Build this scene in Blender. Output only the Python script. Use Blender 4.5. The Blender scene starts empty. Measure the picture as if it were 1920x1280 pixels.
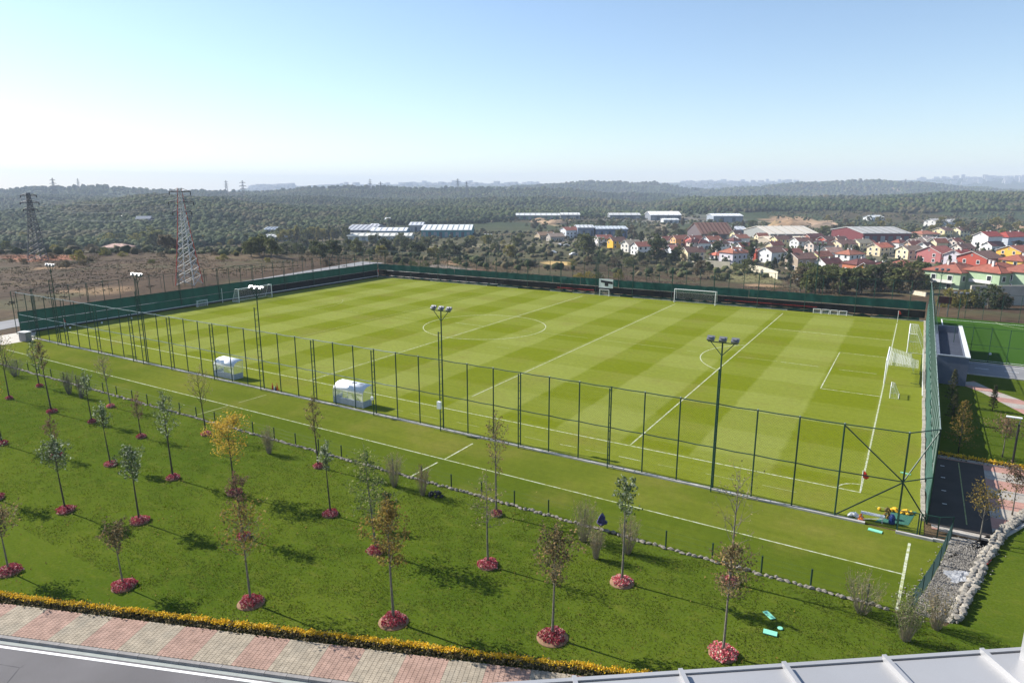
import bpy, math, random
import numpy as np
from mathutils import Vector
sc = bpy.context.scene
COL = sc.collection
R = math.radians
# ------------------------------------------------------------------ camera, world, sun, exposure
CAM = np.array([1.507, -82.475, 19.952]); YAW, PITCH, FPX = R(121.035), R(-12.722), 1259.1
cd = bpy.data.cameras.new('camera'); cam = bpy.data.objects.new('camera', cd); COL.objects.link(cam)
cam.location = CAM; cam.rotation_euler = (R(90) + PITCH, 0, YAW - R(90))
cd.sensor_width = 36; cd.lens = FPX / 1920 * 36; cd.clip_start = .2; cd.clip_end = 20000
sc.camera = cam
SUN_EL, SUN_AZ = 36.0, 184.0
wd = bpy.data.worlds.new('World'); sc.world = wd; wd.use_nodes = True
sky = wd.node_tree.nodes.new('ShaderNodeTexSky'); sky.sky_type = 'NISHITA'; sky.sun_disc = False
sky.sun_elevation = R(SUN_EL); sky.sun_rotation = R(90 - SUN_AZ); sky.altitude = 100
sky.air_density = 1.0; sky.dust_density = .28; sky.ozone_density = 2.2
bgn = wd.node_tree.nodes['Background']; wd.node_tree.links.new(sky.outputs[0], bgn.inputs[0]); bgn.inputs[1].default_value = .094
sd = bpy.data.lights.new('sun', 'SUN'); sd.energy = 5.0; sd.angle = R(.53); sd.color = (1, .95, .87)
sun = bpy.data.objects.new('sun', sd); COL.objects.link(sun)
tosun = Vector((math.cos(R(SUN_EL)) * math.cos(R(SUN_AZ)), math.cos(R(SUN_EL)) * math.sin(R(SUN_AZ)), math.sin(R(SUN_EL))))
sun.rotation_euler = tosun.to_track_quat('Z', 'Y').to_euler(); sun.location = (0, 0, 60)
vs = sc.view_settings; vs.view_transform = 'Standard'; vs.look = 'None'; vs.gamma = 1; vs.use_curve_mapping = False
vs.exposure = .90
HAZE_DENSITY = .00019

# ------------------------------------------------------------------ helpers
FW = np.array([math.cos(YAW), math.sin(YAW), 0.]); RT = np.array([math.sin(YAW), -math.cos(YAW), 0.])
f3 = FW * math.cos(PITCH) + np.array([0, 0, math.sin(PITCH)]); u3 = np.cross(RT, f3)
def ray(px, py): return f3 + RT * (px - 960) / FPX + u3 * (640 - py) / FPX
def gp(px, py, h=0.):
    d = ray(px, py); t = (h - CAM[2]) / d[2]; return CAM + t * d
def mpp(P): return float(np.dot(np.asarray(P, float) - CAM, f3)) / FPX      # metres per photo pixel at P
def srgb(r, g, b):
    c = lambda v: (v / 255 / 12.92) if v <= 10 else ((v / 255 + .055) / 1.055) ** 2.4
    return (c(r), c(g), c(b))
def sm(x): x = np.clip(x, 0, 1); return x * x * (3 - 2 * x)

def npmesh(name, V, F, mats=None, smooth=False, midx=None, attr=None):
    """mesh from a vertex array and an (n,k) face array or a list of such arrays"""
    me = bpy.data.meshes.new(name)
    Fs = F if isinstance(F, list) else [F]; Fs = [np.asarray(f, np.int32) for f in Fs if len(f)]
    V = np.asarray(V, np.float32)
    me.vertices.add(len(V)); me.vertices.foreach_set('co', V.ravel())
    loops = np.concatenate([f.ravel() for f in Fs]); tot = np.concatenate([np.full(len(f), f.shape[1], np.int32) for f in Fs])
    me.loops.add(len(loops)); me.loops.foreach_set('vertex_index', loops)
    me.polygons.add(len(tot)); st = np.concatenate([[0], np.cumsum(tot)[:-1]]).astype(np.int32)
    me.polygons.foreach_set('loop_start', st)
    try: me.polygons.foreach_set('loop_total', tot)
    except Exception: pass
    me.polygons.foreach_set('use_smooth', np.full(len(tot), smooth))
    for m in (mats or []): me.materials.append(m)
    if midx is not None: me.polygons.foreach_set('material_index', np.asarray(midx, np.int32))
    if attr is not None:
        a = me.color_attributes.new('tint', 'FLOAT_COLOR', 'POINT'); a.data.foreach_set('color', np.asarray(attr, np.float32).ravel())
    me.update(calc_edges=True); me.validate()
    return me

class MB:
    def __init__(s): s.v = []; s.f = []
    def add(s, vs, fs):
        o = len(s.v); s.v += [tuple(map(float, v)) for v in vs]; s.f += [tuple(i + o for i in f) for f in fs]; return s
    def box(s, c, d, rz=0., rx=0., ry=0.):
        x, y, z = d[0] / 2, d[1] / 2, d[2] / 2; out = []
        for sx, sy, sz in ((-1,-1,-1),(1,-1,-1),(1,1,-1),(-1,1,-1),(-1,-1,1),(1,-1,1),(1,1,1),(-1,1,1)):
            p = Vector((sx * x, sy * y, sz * z))
            if rx: p = Vector((p.x, p.y * math.cos(rx) - p.z * math.sin(rx), p.y * math.sin(rx) + p.z * math.cos(rx)))
            if ry: p = Vector((p.x * math.cos(ry) + p.z * math.sin(ry), p.y, -p.x * math.sin(ry) + p.z * math.cos(ry)))
            if rz: p = Vector((p.x * math.cos(rz) - p.y * math.sin(rz), p.x * math.sin(rz) + p.y * math.cos(rz), p.z))
            out.append((p.x + c[0], p.y + c[1], p.z + c[2]))
        return s.add(out, [(0,3,2,1),(4,5,6,7),(0,1,5,4),(1,2,6,5),(2,3,7,6),(3,0,4,7)])
    def tube(s, pts, r, n=6, cap=True):
        pts = [Vector(p) for p in pts]; rs = r if isinstance(r, (list, tuple)) else [r] * len(pts); vs = []
        for i, p in enumerate(pts):
            t = (pts[min(i + 1, len(pts) - 1)] - pts[max(i - 1, 0)]).normalized()
            a = t.cross(Vector((0, 0, 1)) if abs(t.z) < .9 else Vector((1, 0, 0))).normalized(); b = t.cross(a)
            for k in range(n):
                an = 2 * math.pi * k / n; q = p + (a * math.cos(an) + b * math.sin(an)) * rs[i]; vs.append(q)
        fs = []
        for i in range(len(pts) - 1):
            for k in range(n): fs.append((i*n+k, i*n+(k+1) % n, (i+1)*n+(k+1) % n, (i+1)*n+k))
        if cap: fs += [tuple(range(n))[::-1], tuple(range((len(pts)-1)*n, len(pts)*n))]
        return s.add(vs, fs)
    def lathe(s, c, prof, n=12):
        vs = []
        for r, z in prof:
            for k in range(n): a = 2 * math.pi * k / n; vs.append((c[0] + r * math.cos(a), c[1] + r * math.sin(a), c[2] + z))
        fs = [(i*n+k, i*n+(k+1) % n, (i+1)*n+(k+1) % n, (i+1)*n+k) for i in range(len(prof)-1) for k in range(n)]
        fs += [tuple(range(n))[::-1], tuple(range((len(prof)-1)*n, len(prof)*n))]
        return s.add(vs, fs)
    def poly(s, pts, z0, z1):
        n = len(pts); s.add([(x, y, z0) for x, y in pts] + [(x, y, z1) for x, y in pts],
            [tuple(range(n))[::-1], tuple(range(n, 2*n))] + [(i, (i+1) % n, n+(i+1) % n, n+i) for i in range(n)]); return s
    def mesh(s, name, mat, smooth=False):
        me = bpy.data.meshes.new(name); me.from_pydata(s.v, [], s.f); me.materials.append(mat)
        if smooth: me.polygons.foreach_set('use_smooth', [True] * len(me.polygons))
        me.update(); return me
    def build(s, name, mat, parent=None, smooth=False, **k): return obj(name, s.mesh(name, mat, smooth), parent, **k)

def obj(name, me, parent=None, loc=None, rz=0., label=None, cat=None, group=None, kind=None, scale=None):
    o = bpy.data.objects.new(name, me); COL.objects.link(o)
    if parent is not None: o.parent = parent
    if loc is not None: o.location = tuple(float(q) for q in loc)
    if rz: o.rotation_euler = (0, 0, rz)
    if scale is not None: o.scale = (scale,) * 3 if not hasattr(scale, '__len__') else tuple(scale)
    for k, v in (('label', label), ('category', cat), ('group', group), ('kind', kind)):
        if v: o[k] = v
    return o
def thing(name, label, cat, loc=(0, 0, 0), rz=0., group=None, scale=None): return obj(name, None, None, loc, rz, label, cat, group, None, scale)

def leaves(C, size, seed, asp=.6, droop=0.):
    """one small two-triangle leaf at each centre, turned at random"""
    r = np.random.default_rng(seed); n = len(C); a = r.normal(size=(n, 3)); a[:, 2] -= droop; a /= np.linalg.norm(a, axis=1)[:, None]; b = np.cross(a, r.normal(size=(n, 3))); b /= np.linalg.norm(b, axis=1)[:, None] + 1e-9
    s = (size * r.uniform(.6, 1.3, n))[:, None] / 2; a, b = a * s, b * s * asp
    V = np.stack([C - a, C + b, C + a, C - b], 1).reshape(-1, 3); F = np.arange(4 * n).reshape(-1, 4); return V, F

# ------------------------------------------------------------------ materials
class NT:
    def __init__(s, name):
        s.m = bpy.data.materials.new(name); s.m.use_nodes = True; s.t = s.m.node_tree; s.n = s.t.nodes; s.l = s.t.links
        s.b = s.n['Principled BSDF']; s.out = s.n['Material Output']; s.b.inputs['Roughness'].default_value = .85
        s.b.inputs['Specular IOR Level'].default_value = .25
    def node(s, typ, **k):
        n = s.n.new(typ)
        for a, v in k.items(): setattr(n, a, v)
        return n
    def lk(s, a, b): s.l.new(a, b)
    def val(s, x, sock):
        if hasattr(x, 'links'): s.l.new(x, sock)
        else: sock.default_value = x
    def math(s, op, a, b=0., c=None):
        n = s.node('ShaderNodeMath', operation=op); s.val(a, n.inputs[0]); s.val(b, n.inputs[1])
        if c is not None: s.val(c, n.inputs[2])
        return n.outputs[0]
    def coord(s, kind='Object'): return s.node('ShaderNodeTexCoord').outputs[kind] if kind != 'World' else s.node('ShaderNodeNewGeometry').outputs['Position']
    def mapping(s, vec, scale=(1, 1, 1), rot=(0, 0, 0)):
        n = s.node('ShaderNodeMapping'); s.lk(vec, n.inputs[0]); n.inputs['Scale'].default_value = scale; n.inputs['Rotation'].default_value = rot; return n.outputs[0]
    def noise(s, vec, scale, detail=3., rough=.55):
        n = s.node('ShaderNodeTexNoise'); s.lk(vec, n.inputs['Vector']); n.inputs['Scale'].default_value = scale; n.inputs['Detail'].default_value = detail; n.inputs['Roughness'].default_value = rough
        return n.outputs['Fac']
    def mix(s, fac, a, b, blend='MIX'):
        n = s.node('ShaderNodeMix', data_type='RGBA', blend_type=blend); s.val(fac, n.inputs[0])
        for x, i in ((a, 6), (b, 7)):
            if hasattr(x, 'links'): s.lk(x, n.inputs[i])
            else: n.inputs[i].default_value = (*x[:3], 1)
        return n.outputs[2]
    def ramp(s, fac, lo, hi):
        n = s.node('ShaderNodeMapRange'); s.val(fac, n.inputs[0]); n.inputs[1].default_value = lo; n.inputs[2].default_value = hi; n.clamp = True; return n.outputs[0]
    def scalecol(s, col, fac, amt):
        """multiply a colour by 1-amt .. 1+amt following fac 0..1"""
        k = s.math('MULTIPLY_ADD', fac, 2 * amt, 1 - amt); n = s.node('ShaderNodeVectorMath', operation='SCALE')
        if hasattr(col, 'links'): s.lk(col, n.inputs[0])
        else: n.inputs[0].default_value = col[:3]
        s.lk(k, n.inputs['Scale']); return n.outputs[0]
    def col(s, c):
        if hasattr(c, 'links'): s.lk(c, s.b.inputs['Base Color'])
        else: s.b.inputs['Base Color'].default_value = (*c[:3], 1)
    def bump(s, h, strength=.5, dist=.05):
        n = s.node('ShaderNodeBump'); n.inputs['Strength'].default_value = strength; n.inputs['Distance'].default_value = dist
        s.lk(h, n.inputs['Height']); s.lk(n.outputs[0], s.b.inputs['Normal'])

def paint(name, c, rough=.6, var=.12, scale=3., metal=0., spec=.3, dirt=None):
    m = NT(name); v = m.coord('Object'); n1 = m.noise(v, scale, 4)
    c2 = m.scalecol(c, m.ramp(n1, .3, .7), var)
    if dirt: c2 = m.mix(m.math('MULTIPLY', m.ramp(m.noise(v, scale * .35, 5), .48, .72), .6), c2, dirt)
    m.col(c2); m.b.inputs['Roughness'].default_value = rough; m.b.inputs['Metallic'].default_value = metal; m.b.inputs['Specular IOR Level'].default_value = spec
    return m.m
def leafmat(name, c1, c2, c3=None, trans=.35):
    """foliage: hue varies from plant to plant (object random) and from leaf to leaf; thin leaves let some light through"""
    m = NT(name); g = m.coord('World'); oi = m.node('ShaderNodeObjectInfo').outputs['Random']
    isl = m.node('ShaderNodeNewGeometry').outputs['Random Per Island']
    c = m.mix(m.ramp(m.math('ADD', m.math('MULTIPLY', isl, .6), m.math('MULTIPLY', oi, .5)), .1, 1.), c1, c2)
    if c3: c = m.mix(m.ramp(isl, .72, .8), c, c3)
    c = m.scalecol(c, m.ramp(m.noise(g, .9, 2), .3, .7), .22)
    m.col(c); m.b.inputs['Roughness'].default_value = .65; m.b.inputs['Specular IOR Level'].default_value = .12
    tr = m.node('ShaderNodeBsdfTranslucent'); m.lk(c, tr.inputs[0]); mx = m.node('ShaderNodeMixShader'); mx.inputs[0].default_value = trans
    m.lk(m.b.outputs[0], mx.inputs[1]); m.lk(tr.outputs[0], mx.inputs[2]); m.lk(mx.outputs[0], m.out.inputs[0])
    return m.m

M = {}
def turf(name, stripes, base=((.198, .222, .046), (.130, .156, .009))):
    m = NT(name); g = m.coord('World'); sep = m.node('ShaderNodeSeparateXYZ'); m.lk(g, sep.inputs[0]); X, Y = sep.outputs[0], sep.outputs[1]
    wob = m.math('MULTIPLY_ADD', m.noise(g, .5, 2), .5, -.25)
    light, dark = base
    if stripes:
        def band(c, period, off):
            t = m.math('FRACT', m.math('DIVIDE', m.math('ADD', m.math('ADD', c, off), wob), period))
            return m.math('MULTIPLY', m.ramp(t, .485, .515), m.math('SUBTRACT', 1., m.ramp(t, .975, 1.)))
        bx = band(X, 11.66, .0); by = band(Y, 11.8, -15.2)
        fx = m.math('SUBTRACT', 1., bx)
        f = m.math('ADD', m.math('MULTIPLY', fx, .62), m.math('MULTIPLY', m.math('SUBTRACT', 1., by), .33))
        inside = m.math('MULTIPLY', m.ramp(X, 0.2, -.2), m.math('MULTIPLY', m.ramp(Y, -34.2, -33.6), m.ramp(Y, 36., 35.)))
        f = m.math('ADD', m.math('MULTIPLY', inside, f), m.math('MULTIPLY', m.math('SUBTRACT', 1., inside), .3))
    else:
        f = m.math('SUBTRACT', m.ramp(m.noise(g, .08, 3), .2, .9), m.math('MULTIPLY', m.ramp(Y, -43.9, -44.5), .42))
    f = m.math('ADD', f, m.math('MULTIPLY_ADD', m.noise(m.mapping(g, (.03, 1.1, 1)), 1., 4, .65), .5, -.25))
    f = m.math('ADD', f, m.math('MULTIPLY_ADD', m.noise(m.mapping(g, (.12, 5., 1)), 1., 3, .7), .6, -.3))
    f = m.math('ADD', f, m.math('MULTIPLY_ADD', m.noise(g, .11, 4, .6), .6, -.3))
    c = m.mix(m.ramp(f, 0, 1), dark, light)
    worn = m.math('MULTIPLY', m.ramp(m.noise(g, .16, 5, .65), .52, .78), .55)
    c = m.mix(worn, c, (.165, .14, .038))
    fine = m.noise(g, 14., 4, .7)
    c = m.scalecol(c, m.ramp(fine, .25, .75), .22)
    c = m.scalecol(c, m.ramp(m.noise(g, 2.2, 3, .6), .3, .7), .09)
    m.col(c); m.b.inputs['Roughness'].default_value = .9; m.b.inputs['Specular IOR Level'].default_value = 0.; m.bump(fine, .5, .04); return m.m
M['pitch'] = turf('mown_turf', True)
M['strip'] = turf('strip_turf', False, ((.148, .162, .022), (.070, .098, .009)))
def lawnmat(name, c1, c2, c3):
    m = NT(name); g = m.coord('World'); big = m.noise(g, .10, 4, .6); mid = m.noise(m.mapping(g, (1, 2.2, 1), (0, 0, R(20))), .9, 4, .65); fine = m.noise(g, 7., 4, .7)
    c = m.mix(m.ramp(big, .32, .68), c1, c2); c = m.mix(m.math('MULTIPLY', m.ramp(mid, .5, .75), .6), c, c3)
    c = m.scalecol(c, m.ramp(fine, .25, .75), .25); m.col(c); m.b.inputs['Roughness'].default_value = .9; m.b.inputs['Specular IOR Level'].default_value = 0.
    m.bump(m.math('ADD', mid, m.math('MULTIPLY', fine, .5)), .5, .10); return m.m
M['lawn'] = lawnmat('lawn_grass', (.052, .084, .008), (.078, .107, .011), (.112, .122, .02))
M['blade'] = leafmat('grass_blade', (.05, .084, .004), (.086, .115, .008), (.14, .14, .026), .5)
M['turf2'] = lawnmat('artificial_turf', (.035, .085, .012), (.042, .095, .015), (.038, .09, .014))
def wornline():
    m = NT('line_paint'); g = m.coord('World'); n = m.noise(g, 3., 4, .7)
    m.col(m.mix(m.ramp(n, .40, .62), (.50, .52, .42), (.25, .28, .07))); return m.m
M['line'] = wornline()
def faint():
    m = NT('faded_line_paint'); g = m.coord('World'); n = m.noise(g, 2., 4, .7)
    m.col(m.mix(m.ramp(n, .35, .65), (.32, .35, .18), (.2, .225, .06))); return m.m
M['faint'] = faint()
M['green'] = paint('dark_green_steel', (.012, .05, .032), .45, .2, 2.)
M['greenglint'] = paint('glint_green_steel', (.20, .25, .225), .35, .2, 1.5, .1, .5)  # pale green holds the painted sun glint of the rails
M['dkgreen'] = paint('dark_green_post', (.01, .035, .025), .5)
M['white'] = paint('white_paint', (.8, .8, .78), .4, .06, 3., 0, .4)
M['whiterail'] = paint('white_rail', (.62, .62, .6), .5, .1)
M['conc'] = paint('concrete', (.42, .40, .37), .9, .22, 1.3, 0, .2, (.2, .18, .15))
M['galv'] = paint('galvanised', (.38, .39, .40), .35, .15, 4., .6, .5)
M['lampbody'] = paint('lamp_housing', (.20, .205, .22), .35, .1, 4., .3)
M['lampglass'] = paint('lamp_glass', (.75, .77, .8), .12, .03, 3., .0, .7)
M['net'] = paint('net_cord', (.72, .73, .70), .8, .05)
M['wire'] = paint('netting_wire', (.02, .055, .04), .6, .1)
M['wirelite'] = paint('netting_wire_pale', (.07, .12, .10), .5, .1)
def cloth(name, c, trans, fold=2.2):
    m = NT(name); g = m.coord('World'); n = m.noise(m.mapping(g, (1.1, 1.1, .35)), .6, 4, .6); c2 = m.scalecol(c, m.ramp(n, .25, .75), .3); m.col(c2); m.b.inputs['Roughness'].default_value = .7
    tr = m.node('ShaderNodeBsdfTranslucent'); m.lk(c2, tr.inputs[0]); mx = m.node('ShaderNodeMixShader'); mx.inputs[0].default_value = trans
    m.lk(m.b.outputs[0], mx.inputs[1]); m.lk(tr.outputs[0], mx.inputs[2]); m.lk(mx.outputs[0], m.out.inputs[0]); return m.m
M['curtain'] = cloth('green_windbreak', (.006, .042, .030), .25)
M['curtainfar'] = cloth('sunlit_green_windbreak', (.012, .085, .062), .35)  # lit copy of the green windbreak, sun brightness put into its colour
M['curtainlit'] = cloth('sunlit_teal_windbreak', (.055, .125, .105), .25)  # paler lit copy of the windbreak, sunlight painted into the cloth colour
M['black'] = cloth('black_windbreak', (.007, .007, .007), .05)
M['red'] = paint('red_paint', (.55, .03, .02), .5); M['yellow'] = paint('yellow_fabric', (.75, .42, .02), .6); M['orange'] = paint('orange_plastic', (.75, .16, .02), .5)
M['blue'] = paint('blue_plastic', (.02, .045, .19), .4); M['bluepurple'] = paint('purple_fabric', (.05, .045, .13), .7, .3, 5.)
M['blackp'] = paint('black_plastic', (.02, .02, .022), .5); M['mint'] = paint('mint_plastic', (.22, .60, .42), .4, .08); M['skin'] = paint('ball_leather', (.7, .68, .6), .5)
M['barkdk'] = paint('dark_bark', (.055, .045, .035), .9, .35, 9.); M['bark'] = paint('grey_bark', (.15, .135, .11), .9, .35, 9.); M['twig'] = paint('pale_twig', (.26, .22, .15), .9, .3, 9.)
L = M
L['leaf_silver'] = leafmat('silver_green_leaf', (.085, .125, .04), (.17, .21, .09), (.42, .45, .33))
L['leaf_green'] = leafmat('fresh_green_leaf', (.09, .13, .03), (.16, .20, .06), (.30, .30, .12))
L['leaf_brown'] = leafmat('brown_leaf', (.12, .105, .048), (.20, .16, .07), (.32, .21, .09))
L['leaf_yellow'] = leafmat('yellow_leaf', (.42, .27, .03), (.62, .42, .06), (.36, .30, .08))
L['leaf_amber'] = leafmat('amber_leaf', (.20, .14, .035), (.30, .21, .05), (.14, .12, .04))
L['leaf_red'] = leafmat('reddish_leaf', (.15, .095, .06), (.24, .14, .085), (.14, .12, .06))
L['leaf_bud'] = leafmat('sparse_bud_leaf', (.20, .18, .10), (.30, .26, .13), (.36, .26, .10))
L['conifer'] = leafmat('golden_conifer', (.15, .10, .025), (.25, .165, .035), (.09, .09, .025), .15)
L['conifer_dk'] = leafmat('dark_conifer', (.04, .05, .02), (.07, .075, .03), (.10, .09, .04), .15)
L['fl_red'] = leafmat('red_flower', (.28, .035, .05), (.46, .09, .115), (.64, .34, .34), .2)
L['fl_pale'] = leafmat('pink_white_flower', (.50, .06, .09), (.62, .22, .24), (.75, .66, .52), .2)
L['fl_yellow'] = leafmat('yellow_flower', (.60, .36, .015), (.82, .55, .03), (.62, .45, .10), .2)
L['fl_dark'] = leafmat('border_foliage', (.05, .045, .018), (.10, .085, .03), (.22, .17, .09), .2)
for k, a, b, c in (('mid1', (.062, .076, .024), (.105, .115, .038), (.14, .14, .055)), ('mid2', (.038, .052, .022), (.062, .076, .032), (.095, .10, .045)),
                   ('mid3', (.12, .12, .03), (.19, .17, .045), (.24, .20, .06)), ('mid4', (.085, .075, .045), (.125, .105, .065), (.15, .11, .06)), ('mid5', (.13, .10, .03), (.24, .20, .03), (.30, .26, .04))):
    L[k] = leafmat('foliage_' + k, tuple(q * 1.25 for q in a), tuple(q * 1.25 for q in b), tuple(q * 1.25 for q in c), .42)
L['soil'] = paint('bed_soil', (.22, .13, .075), .95, .25, 6.)
def tintmat(name, nscale, amt, fine=None):
    m = NT(name); a = m.node('ShaderNodeAttribute', attribute_name='tint').outputs['Color']; g = m.coord('World')
    c = m.scalecol(a, m.ramp(m.noise(g, nscale, 5, .65), .3, .7), amt)
    if fine: c = m.scalecol(c, m.ramp(m.noise(g, fine, 4, .7), .3, .7), amt)
    m.col(c); m.b.inputs['Specular IOR Level'].default_value = .05; return m
tm = tintmat('terrain', .05, .3, .45); M['terrain'] = tm.m
tm.bump(tm.noise(tm.coord('World'), .5, 5, .7), .6, .5)
M['canopy'] = tintmat('canopy', .12, .25, .9).m
def asphalt():
    m = NT('asphalt'); g = m.coord('World'); c = m.scalecol((.118, .112, .116), m.ramp(m.noise(g, .25, 5, .6), .3, .7), .14); c = m.scalecol(c, m.ramp(m.noise(g, 30, 3, .7), .3, .7), .18)
    vo = m.node('ShaderNodeTexVoronoi', feature='DISTANCE_TO_EDGE'); m.lk(g, vo.inputs['Vector']); vo.inputs['Scale'].default_value = .35
    c = m.mix(m.math('MULTIPLY', m.ramp(vo.outputs[0], .012, .0), m.ramp(m.noise(g, .3, 3), .5, .6)), c, (.045, .045, .05)); m.col(c); return m.m
M['asphalt'] = asphalt()
M['roadgrey'] = paint('worn_road', (.20, .20, .205), .9, .12, .3)
M['pave_red'] = paint('red_paver', (.33, .218, .172), .9, .22, 2.5, 0, .2, (.25, .16, .12)); M['pave_grey'] = paint('grey_paver', (.32, .272, .205), .9, .22, 2.5, 0, .2, (.22, .20, .16)); M['joint'] = paint('paver_joint', (.13, .11, .09), .95)
M['kerb'] = paint('kerb_stone', (.25, .235, .225), .9, .2, 2.5); M['gutter'] = paint('gutter', (.30, .32, .30), .9, .1)
M['gravel'] = paint('gravel', (.24, .22, .19), .95, .45, 7.); M['stone'] = paint('pale_stone', (.33, .30, .25), .95, .3, 3.); M['stone2'] = paint('grey_stone', (.24, .22, .19), .95, .3, 3.)
M['edgestone'] = paint('edging_stone', (.21, .19, .16), .95, .5, 4.); M['sheet'] = paint('roof_sheet', (.36, .36, .368), .38, .06, 1.2, .2, .45, (.37, .365, .36)); M['steel'] = paint('pylon_steel', (.09, .095, .10), .6, .2, 1.); M['pylonred'] = paint('pylon_red', (.35, .035, .02), .6); M['pylonwhite'] = paint('pylon_pale', (.50, .50, .48), .6)
M['dwhite'] = paint('shelter_plastic', (.80, .82, .84), .35, .04); M['dgrey'] = paint('shelter_base', (.33, .37, .40), .5)
def clear():
    m = NT('clear_plastic'); m.col((.75, .80, .82)); m.b.inputs['Alpha'].default_value = .24; m.b.inputs['Roughness'].default_value = .2; return m.m
M['clear'] = clear()

# ------------------------------------------------------------------ terrain
TC = np.array([-700, -100, 0, 100, 200, 300, 400, 500, 600, 700, 800, 900, 1000, 1100, 1200, 1300, 1400, 1500, 1600, 1700, 1800, 1920, 2700], float)   # photo columns -> bearings
near = {  # depth: heights at columns 0, 300, 600, 900, 1200, 1500, 1800
 120: (0, 0, 0, -1, -2, -2, -2), 180: (-1, -1, -2, -4, -6, -7, -7), 240: (-3, -3, -4, -7, -10, -12, -12), 320: (-9, -9, -9, -12, -14, -15, -15),
 420: (-17, -18, -16, -15, -15, -15, -15), 550: (-17, -13, -18, -15, -14.5, -14.5, -14.5), 760: (-9, 4, -10, -15, -15, -14, -14)}
hill = {  # depth: skyline rows of the photo the crest reaches, with the columns they were read at
 1000: ((0, 100, 200, 300, 350, 450, 550, 650, 750, 900, 1050, 1200, 1300, 1400, 1550, 1700, 1800, 1920), (400, 388, 378, 367, 367, 378, 388, 388, 388, 391, 395, 399, 381, 378, 381, 376, 374, 374)),
 1350: ((0, 100, 200, 300, 400, 500, 600, 700, 800, 900, 1000, 1100, 1200, 1300, 1400, 1500, 1600, 1700, 1800, 1920), (378, 372, 370, 378, 374, 374, 368, 372, 378, 374, 372, 378, 384, 369, 366, 368, 370, 366, 361, 361)),
 1600: ((0, 300, 600, 900, 1200, 1350, 1500, 1700, 1920), (372, 376, 378, 380, 384, 376, 374, 368, 364)),
 2000: ((0, 70, 110, 150, 250, 350, 450, 500, 560, 650, 720, 800, 900, 1000, 1100, 1200, 1300, 1500, 1700, 1920), (358, 358, 352, 353, 357, 360, 362, 366, 359, 357, 355, 359, 356, 359, 362, 366, 374, 376, 372, 368)),
 2350: ((0, 600, 900, 1200, 1920), (374, 376, 378, 376, 374)),
 2850: ((0, 400, 600, 850, 950, 1050, 1100, 1150, 1200, 1270, 1330, 1380, 1430, 1500, 1600, 1680, 1760, 1850, 1920), (366, 368, 362, 357, 353, 348, 346, 344, 345, 354, 362, 358, 350, 344, 342, 344, 352, 358, 360)),
 3600: ((0, 1920), (368, 366)),
 5000: ((0, 440, 480, 640, 800, 1000, 1270, 1480, 1650, 1720, 1800, 1850, 1920), (368, 366, 354, 351, 349, 348, 346, 346, 344, 339, 337, 335, 335)), 6600: ((0, 450, 520, 1920), (366, 366, 350, 340))}
TD = np.array(sorted(near) + sorted(hill), float)
TZ = np.array([np.interp(TC, (0, 300, 600, 900, 1200, 1500, 1800), near[d]) for d in sorted(near)] + [20 + (357 - np.interp(TC, *hill[d])) * d / FPX - (9 if d < 3000 else 3) * .35 for d in sorted(hill)])
def cub(x, xp, n):      # fractional index along a table axis, eased
    i = np.clip(np.searchsorted(xp, x, side='right') - 1, 0, len(xp) - 2); t = np.clip((x - xp[i]) / (xp[i + 1] - xp[i]), 0, 1)
    return i, t
rng0 = np.random.default_rng(5)
NWV = [(rng0.uniform(-1, 1, 2) / s, rng0.uniform(0, 6.28), s) for s in (60, 80, 110, 150, 200, 260, 330, 420, 520) for _ in range(3)]
def terrain_z(x, y):
    x = np.asarray(x, float); y = np.asarray(y, float); dx, dy = x - CAM[0], y - CAM[1]
    D = dx * FW[0] + dy * FW[1]; S = dx * RT[0] + dy * RT[1]
    Dc = np.maximum(D, 60.); col = 960 + FPX * S / Dc; rad = np.hypot(dx, dy)
    De = np.where(D > 60, D, rad); col = np.where(D > 60, col, np.where(S > 0, 2700., -700.))
    i, t = cub(np.clip(col, TC[0], TC[-1]), TC, 0); t = sm(t); j, u = cub(np.log(np.clip(De, TD[0], TD[-1])), np.log(TD), 0); u = u * .5 + sm(u) * .5
    z = (TZ[j, i] * (1 - t) + TZ[j, i + 1] * t) * (1 - u) + (TZ[j + 1, i] * (1 - t) + TZ[j + 1, i + 1] * t) * u
    nz = sum(np.sin(x * k[0] * 6.28 + y * k[1] * 6.28 + ph) * s / 420. for k, ph, s in NWV)
    z = z + nz * (.18 * sm((De - 120) / 200) + 1.1 * sm((De - 560) / 900))
    # the terrace of the sports ground
    ox = np.maximum(np.maximum(-134 - x, x - 60), 0); oy = np.maximum(np.maximum(-400 - y, y - 47), 0); q = sm(np.hypot(ox, oy) / 30.)
    return z * q - .03
def tz(x, y): return float(terrain_z(np.array([x]), np.array([y]))[0])
def at(px, py, lo=100., hi=6400.):
    """the point of the terrain seen at a photo pixel"""
    d = ray(px, py); s = d @ FW; t = np.exp(np.linspace(math.log(lo), math.log(hi), 1600)) / s
    P = CAM[None] + t[:, None] * d[None]; below = np.nonzero(P[:, 2] < terrain_z(P[:, 0], P[:, 1]))[0]
    P = P[below[0]] if len(below) else P[-1]; return np.array([P[0], P[1], tz(P[0], P[1])])
def atD(px, D):
    P = CAM + (FW + RT * (px - 960) / FPX) * D; return np.array([P[0], P[1], tz(P[0], P[1])])

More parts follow.
